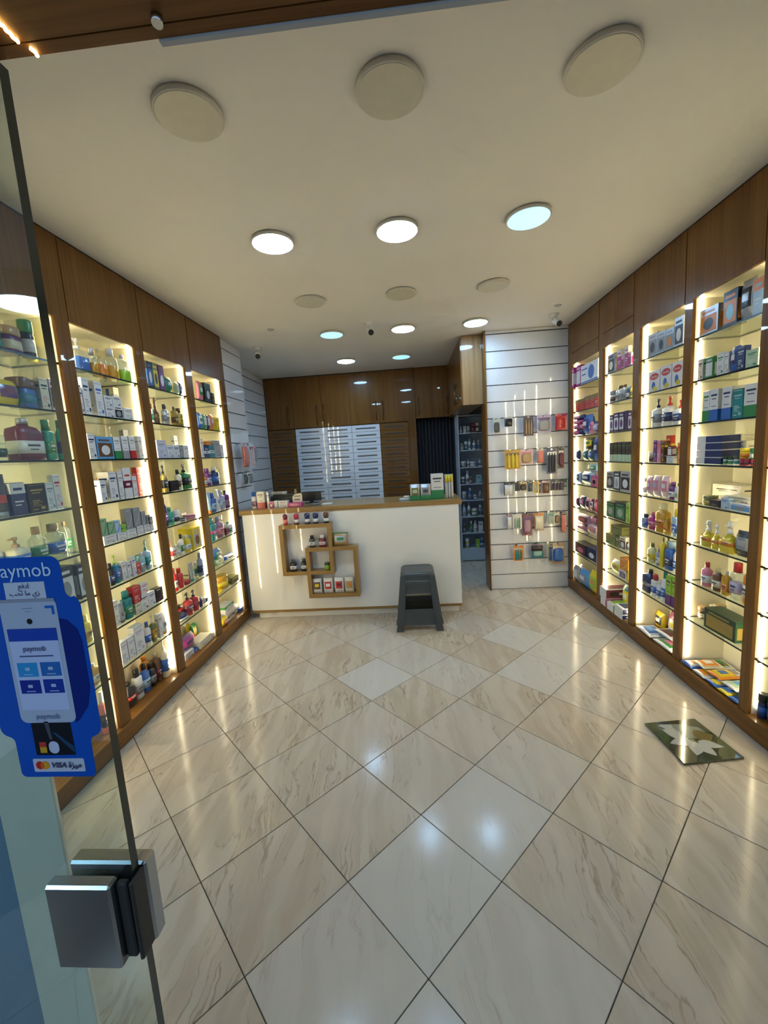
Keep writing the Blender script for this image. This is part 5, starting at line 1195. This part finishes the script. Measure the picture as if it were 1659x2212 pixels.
put('jar', -.072, -.016, 1.1353, 1.158, 3.98, .06, 'white', 'grey', 'white', 'plain', 'small white tub stacked on the wide tub', var=2)
PO = put('pack', -.008, .089, CT, 1.268, 3.97, .05, 'silver', 'olive', 'palegreen', 'plain', 'silver and olive stand-up pouch on the counter'); MB().box(-.050, .050, -.001, .051, 0, .045, pmat('green'), bevel=.003).build('pouch_base', PO)
PO = put('pack', .092, .196, CT, 1.266, 3.97, .05, 'silver', 'grey', 'darkgrey', 'plain', 'silver and grey stand-up pouch on the counter'); MB().box(-.052, .052, -.001, .051, 0, .045, pmat('green'), bevel=.003).build('pouch_base', PO)
put('box', .200, .320, CT, 1.359, 3.985, .06, 'white', 'green', 'black', 'bottom', 'tall white carton with green base on the counter end')
t = tag(empty('brush_pack', (.374, 4.0, CT)), 'clear pack of yellow headed brushes at the counter end', 'brush pack')
MB().box(-.042, .042, .012, .0135, 0, .235, pmat('silver')).build('card', t)
for k, x in enumerate((-.024, .003, .028)):
    g = MB(); g.loft([(.0, x, 0, .008, .006, 2), (.02, x, 0, .010, .007, 2), (.10, x, 0, .006, .005, 2), (.16, x, 0, .007, .005, 2)], pmat('cream'), 10); b_ = g.build('brush_handle', t); MB().loft([(.16, x, 0, .011, .008, 2.5), (.225, x, 0, .012, .009, 2.5)], pmat('yellow'), 10).build('brush_head', b_)
# ------------------------------------------------------------------ things on the cube shelves
def rollon(x0, x1, z0, z1, c, cc, label):
    w_ = x1-x0; h_ = z1-z0; o = MB().loft([rr(0, w_, w_, .86, 2), rr(.05*h_, w_, w_, .94, 2), rr(.50*h_, w_, w_, .92, 2), rr(.56*h_, w_, w_, .7, 2)], pmat(c), 16).build('roll_on_bottle', None, ((x0+x1)/2, 3.79, z0+.0003))
    MB().loft([rr(.54*h_, w_, w_, .78, 2), rr(.66*h_, w_, w_, .98, 2), rr(.84*h_, w_, w_, 1, 2), rr(.95*h_, w_, w_, .8, 2), rr(h_, w_, w_, .4, 2)], pmat(cc), 16).build('cap', o)
    g = MB(); g.loft([rr(.16*h_, w_, w_, .96, 2), rr(.46*h_, w_, w_, .95, 2)], pmat('white' if c != 'red' else 'coral'), 16); g.build('label', o); tag(o, label, 'bottle', 'round-capped bottles on the cube shelf')
for k, ((x0, x1), c, cc, lb) in enumerate(zip([(-1.238,-1.192), (-1.134,-1.082), (-1.030,-.976), (-.949,-.893), (-.846,-.792)], ('red','maroon','navy','navy','black'), ('maroon','crimson','navy','navy','brown'),
        ('leftmost red bottle standing on top of the upper cube frame', 'round headed crimson bottle on top of the upper cube frame', 'navy bottle next to the crimson one on the cube frame', 'second navy bottle on the cube frame, beside the brown one', 'brown round headed bottle at the end of the cube frame'))):
    rollon(x0, x1, .962, 1.066, c, cc, lb)
put('bottle', -1.000, -.945, .733, .847, 3.79, .05, 'darkgrey', 'white', 'black', 'plain', 'dark bottle with white label on the inner cube ledge', var=1)
put('bottle', -.906, -.840, .733, .845, 3.79, .055, 'maroon', 'pinkwhite', 'white', 'plain', 'wide dark bottle with blush label on the inner cube ledge', var=1)
PO = put('pack', -.768, -.622, .733, .860, 3.79, .06, 'tan', 'silver', 'green', 'plain', 'tan pack with green header on the lower cube frame'); MB().box(-.073, .073, .024, .034, .095, .127, pmat('green')).build('header_card', PO)
put('bottle', -1.210, -1.145, .5043, .618, 3.79, .055, 'black', 'white', 'darkgrey', 'plain', 'black bottle with white label at bottom left of upper frame', var=1)
put('bottle', -1.100, -1.045, .5043, .622, 3.79, .05, 'black', 'white', 'darkgrey', 'plain', 'black bottle with white label against the lower frame side', var=1)
t = tag(MB().loft([(.0, 0, .022, .022, .022, 2), (.012, 0, .022, .026, .026, 2), (.055, 0, .022, .026, .026, 2), (.062, 0, .022, .020, .020, 2)], pmat('lime'), 16).build('green_pot', None, (-.846, 3.80, .5043)), 'small green pot inside the overlapping cube frames', 'pot'); MB().loft([(.048, 0, .022, .027, .027, 2), (.066, 0, .022, .026, .026, 2)], pmat('darkgreen'), 16).build('lid', t)
for k, ((x0, x1), c1, c2, c3, lb) in enumerate(zip([(-1.000,-.912), (-.893,-.802), (-.786,-.695), (-.684,-.598)], ('white','white','white','cream'), ('brown','red','red','tan'), ('yellow','white','maroon','orange'), ('brown and yellow', 'red and white', 'red and maroon', 'cream and orange'))):
    put('pack', x0, x1, .272, .420, 3.785, .045, c1, c2, c3, 'plain', lb+' snack pouch in the bottom of the lower cube frame', 'pouch', 'snack pouches in the cube shelf')
# ------------------------------------------------------------------ things on the passage shelf
pc_ = {}
KS = ['bottle', 'box', 'jar', 'box', 'bottle']
for n, (x0, x1, z0, z1, c) in enumerate(PASS):
    sz = min(PZ, key=lambda z: abs(z-z0)); k = PZ[::-1].index(sz); pc_[k] = pc_.get(k, 0)+1
    kind = 'bottle' if (z1-z0)/(x1-x0) > 2.6 else ('box' if n % 2 else 'jar')
    c2 = ('white', 'navy', 'silver', 'grey')[n % 4]
    put(kind, x0, x1, sz, sz+min(z1-z0, .21), 5.76, min(.07, x1-x0), c, c2 if c2 != c else 'blue', 'white' if c != 'white' else 'paleblue', 'text' if kind == 'box' else 'plain', '%s %s, %s from curtain, %s passage shelf' % (word(c), NOUN[kind], ORD[pc_[k]-1], ORD[k-0]), None, 'goods on the passage shelf', n)
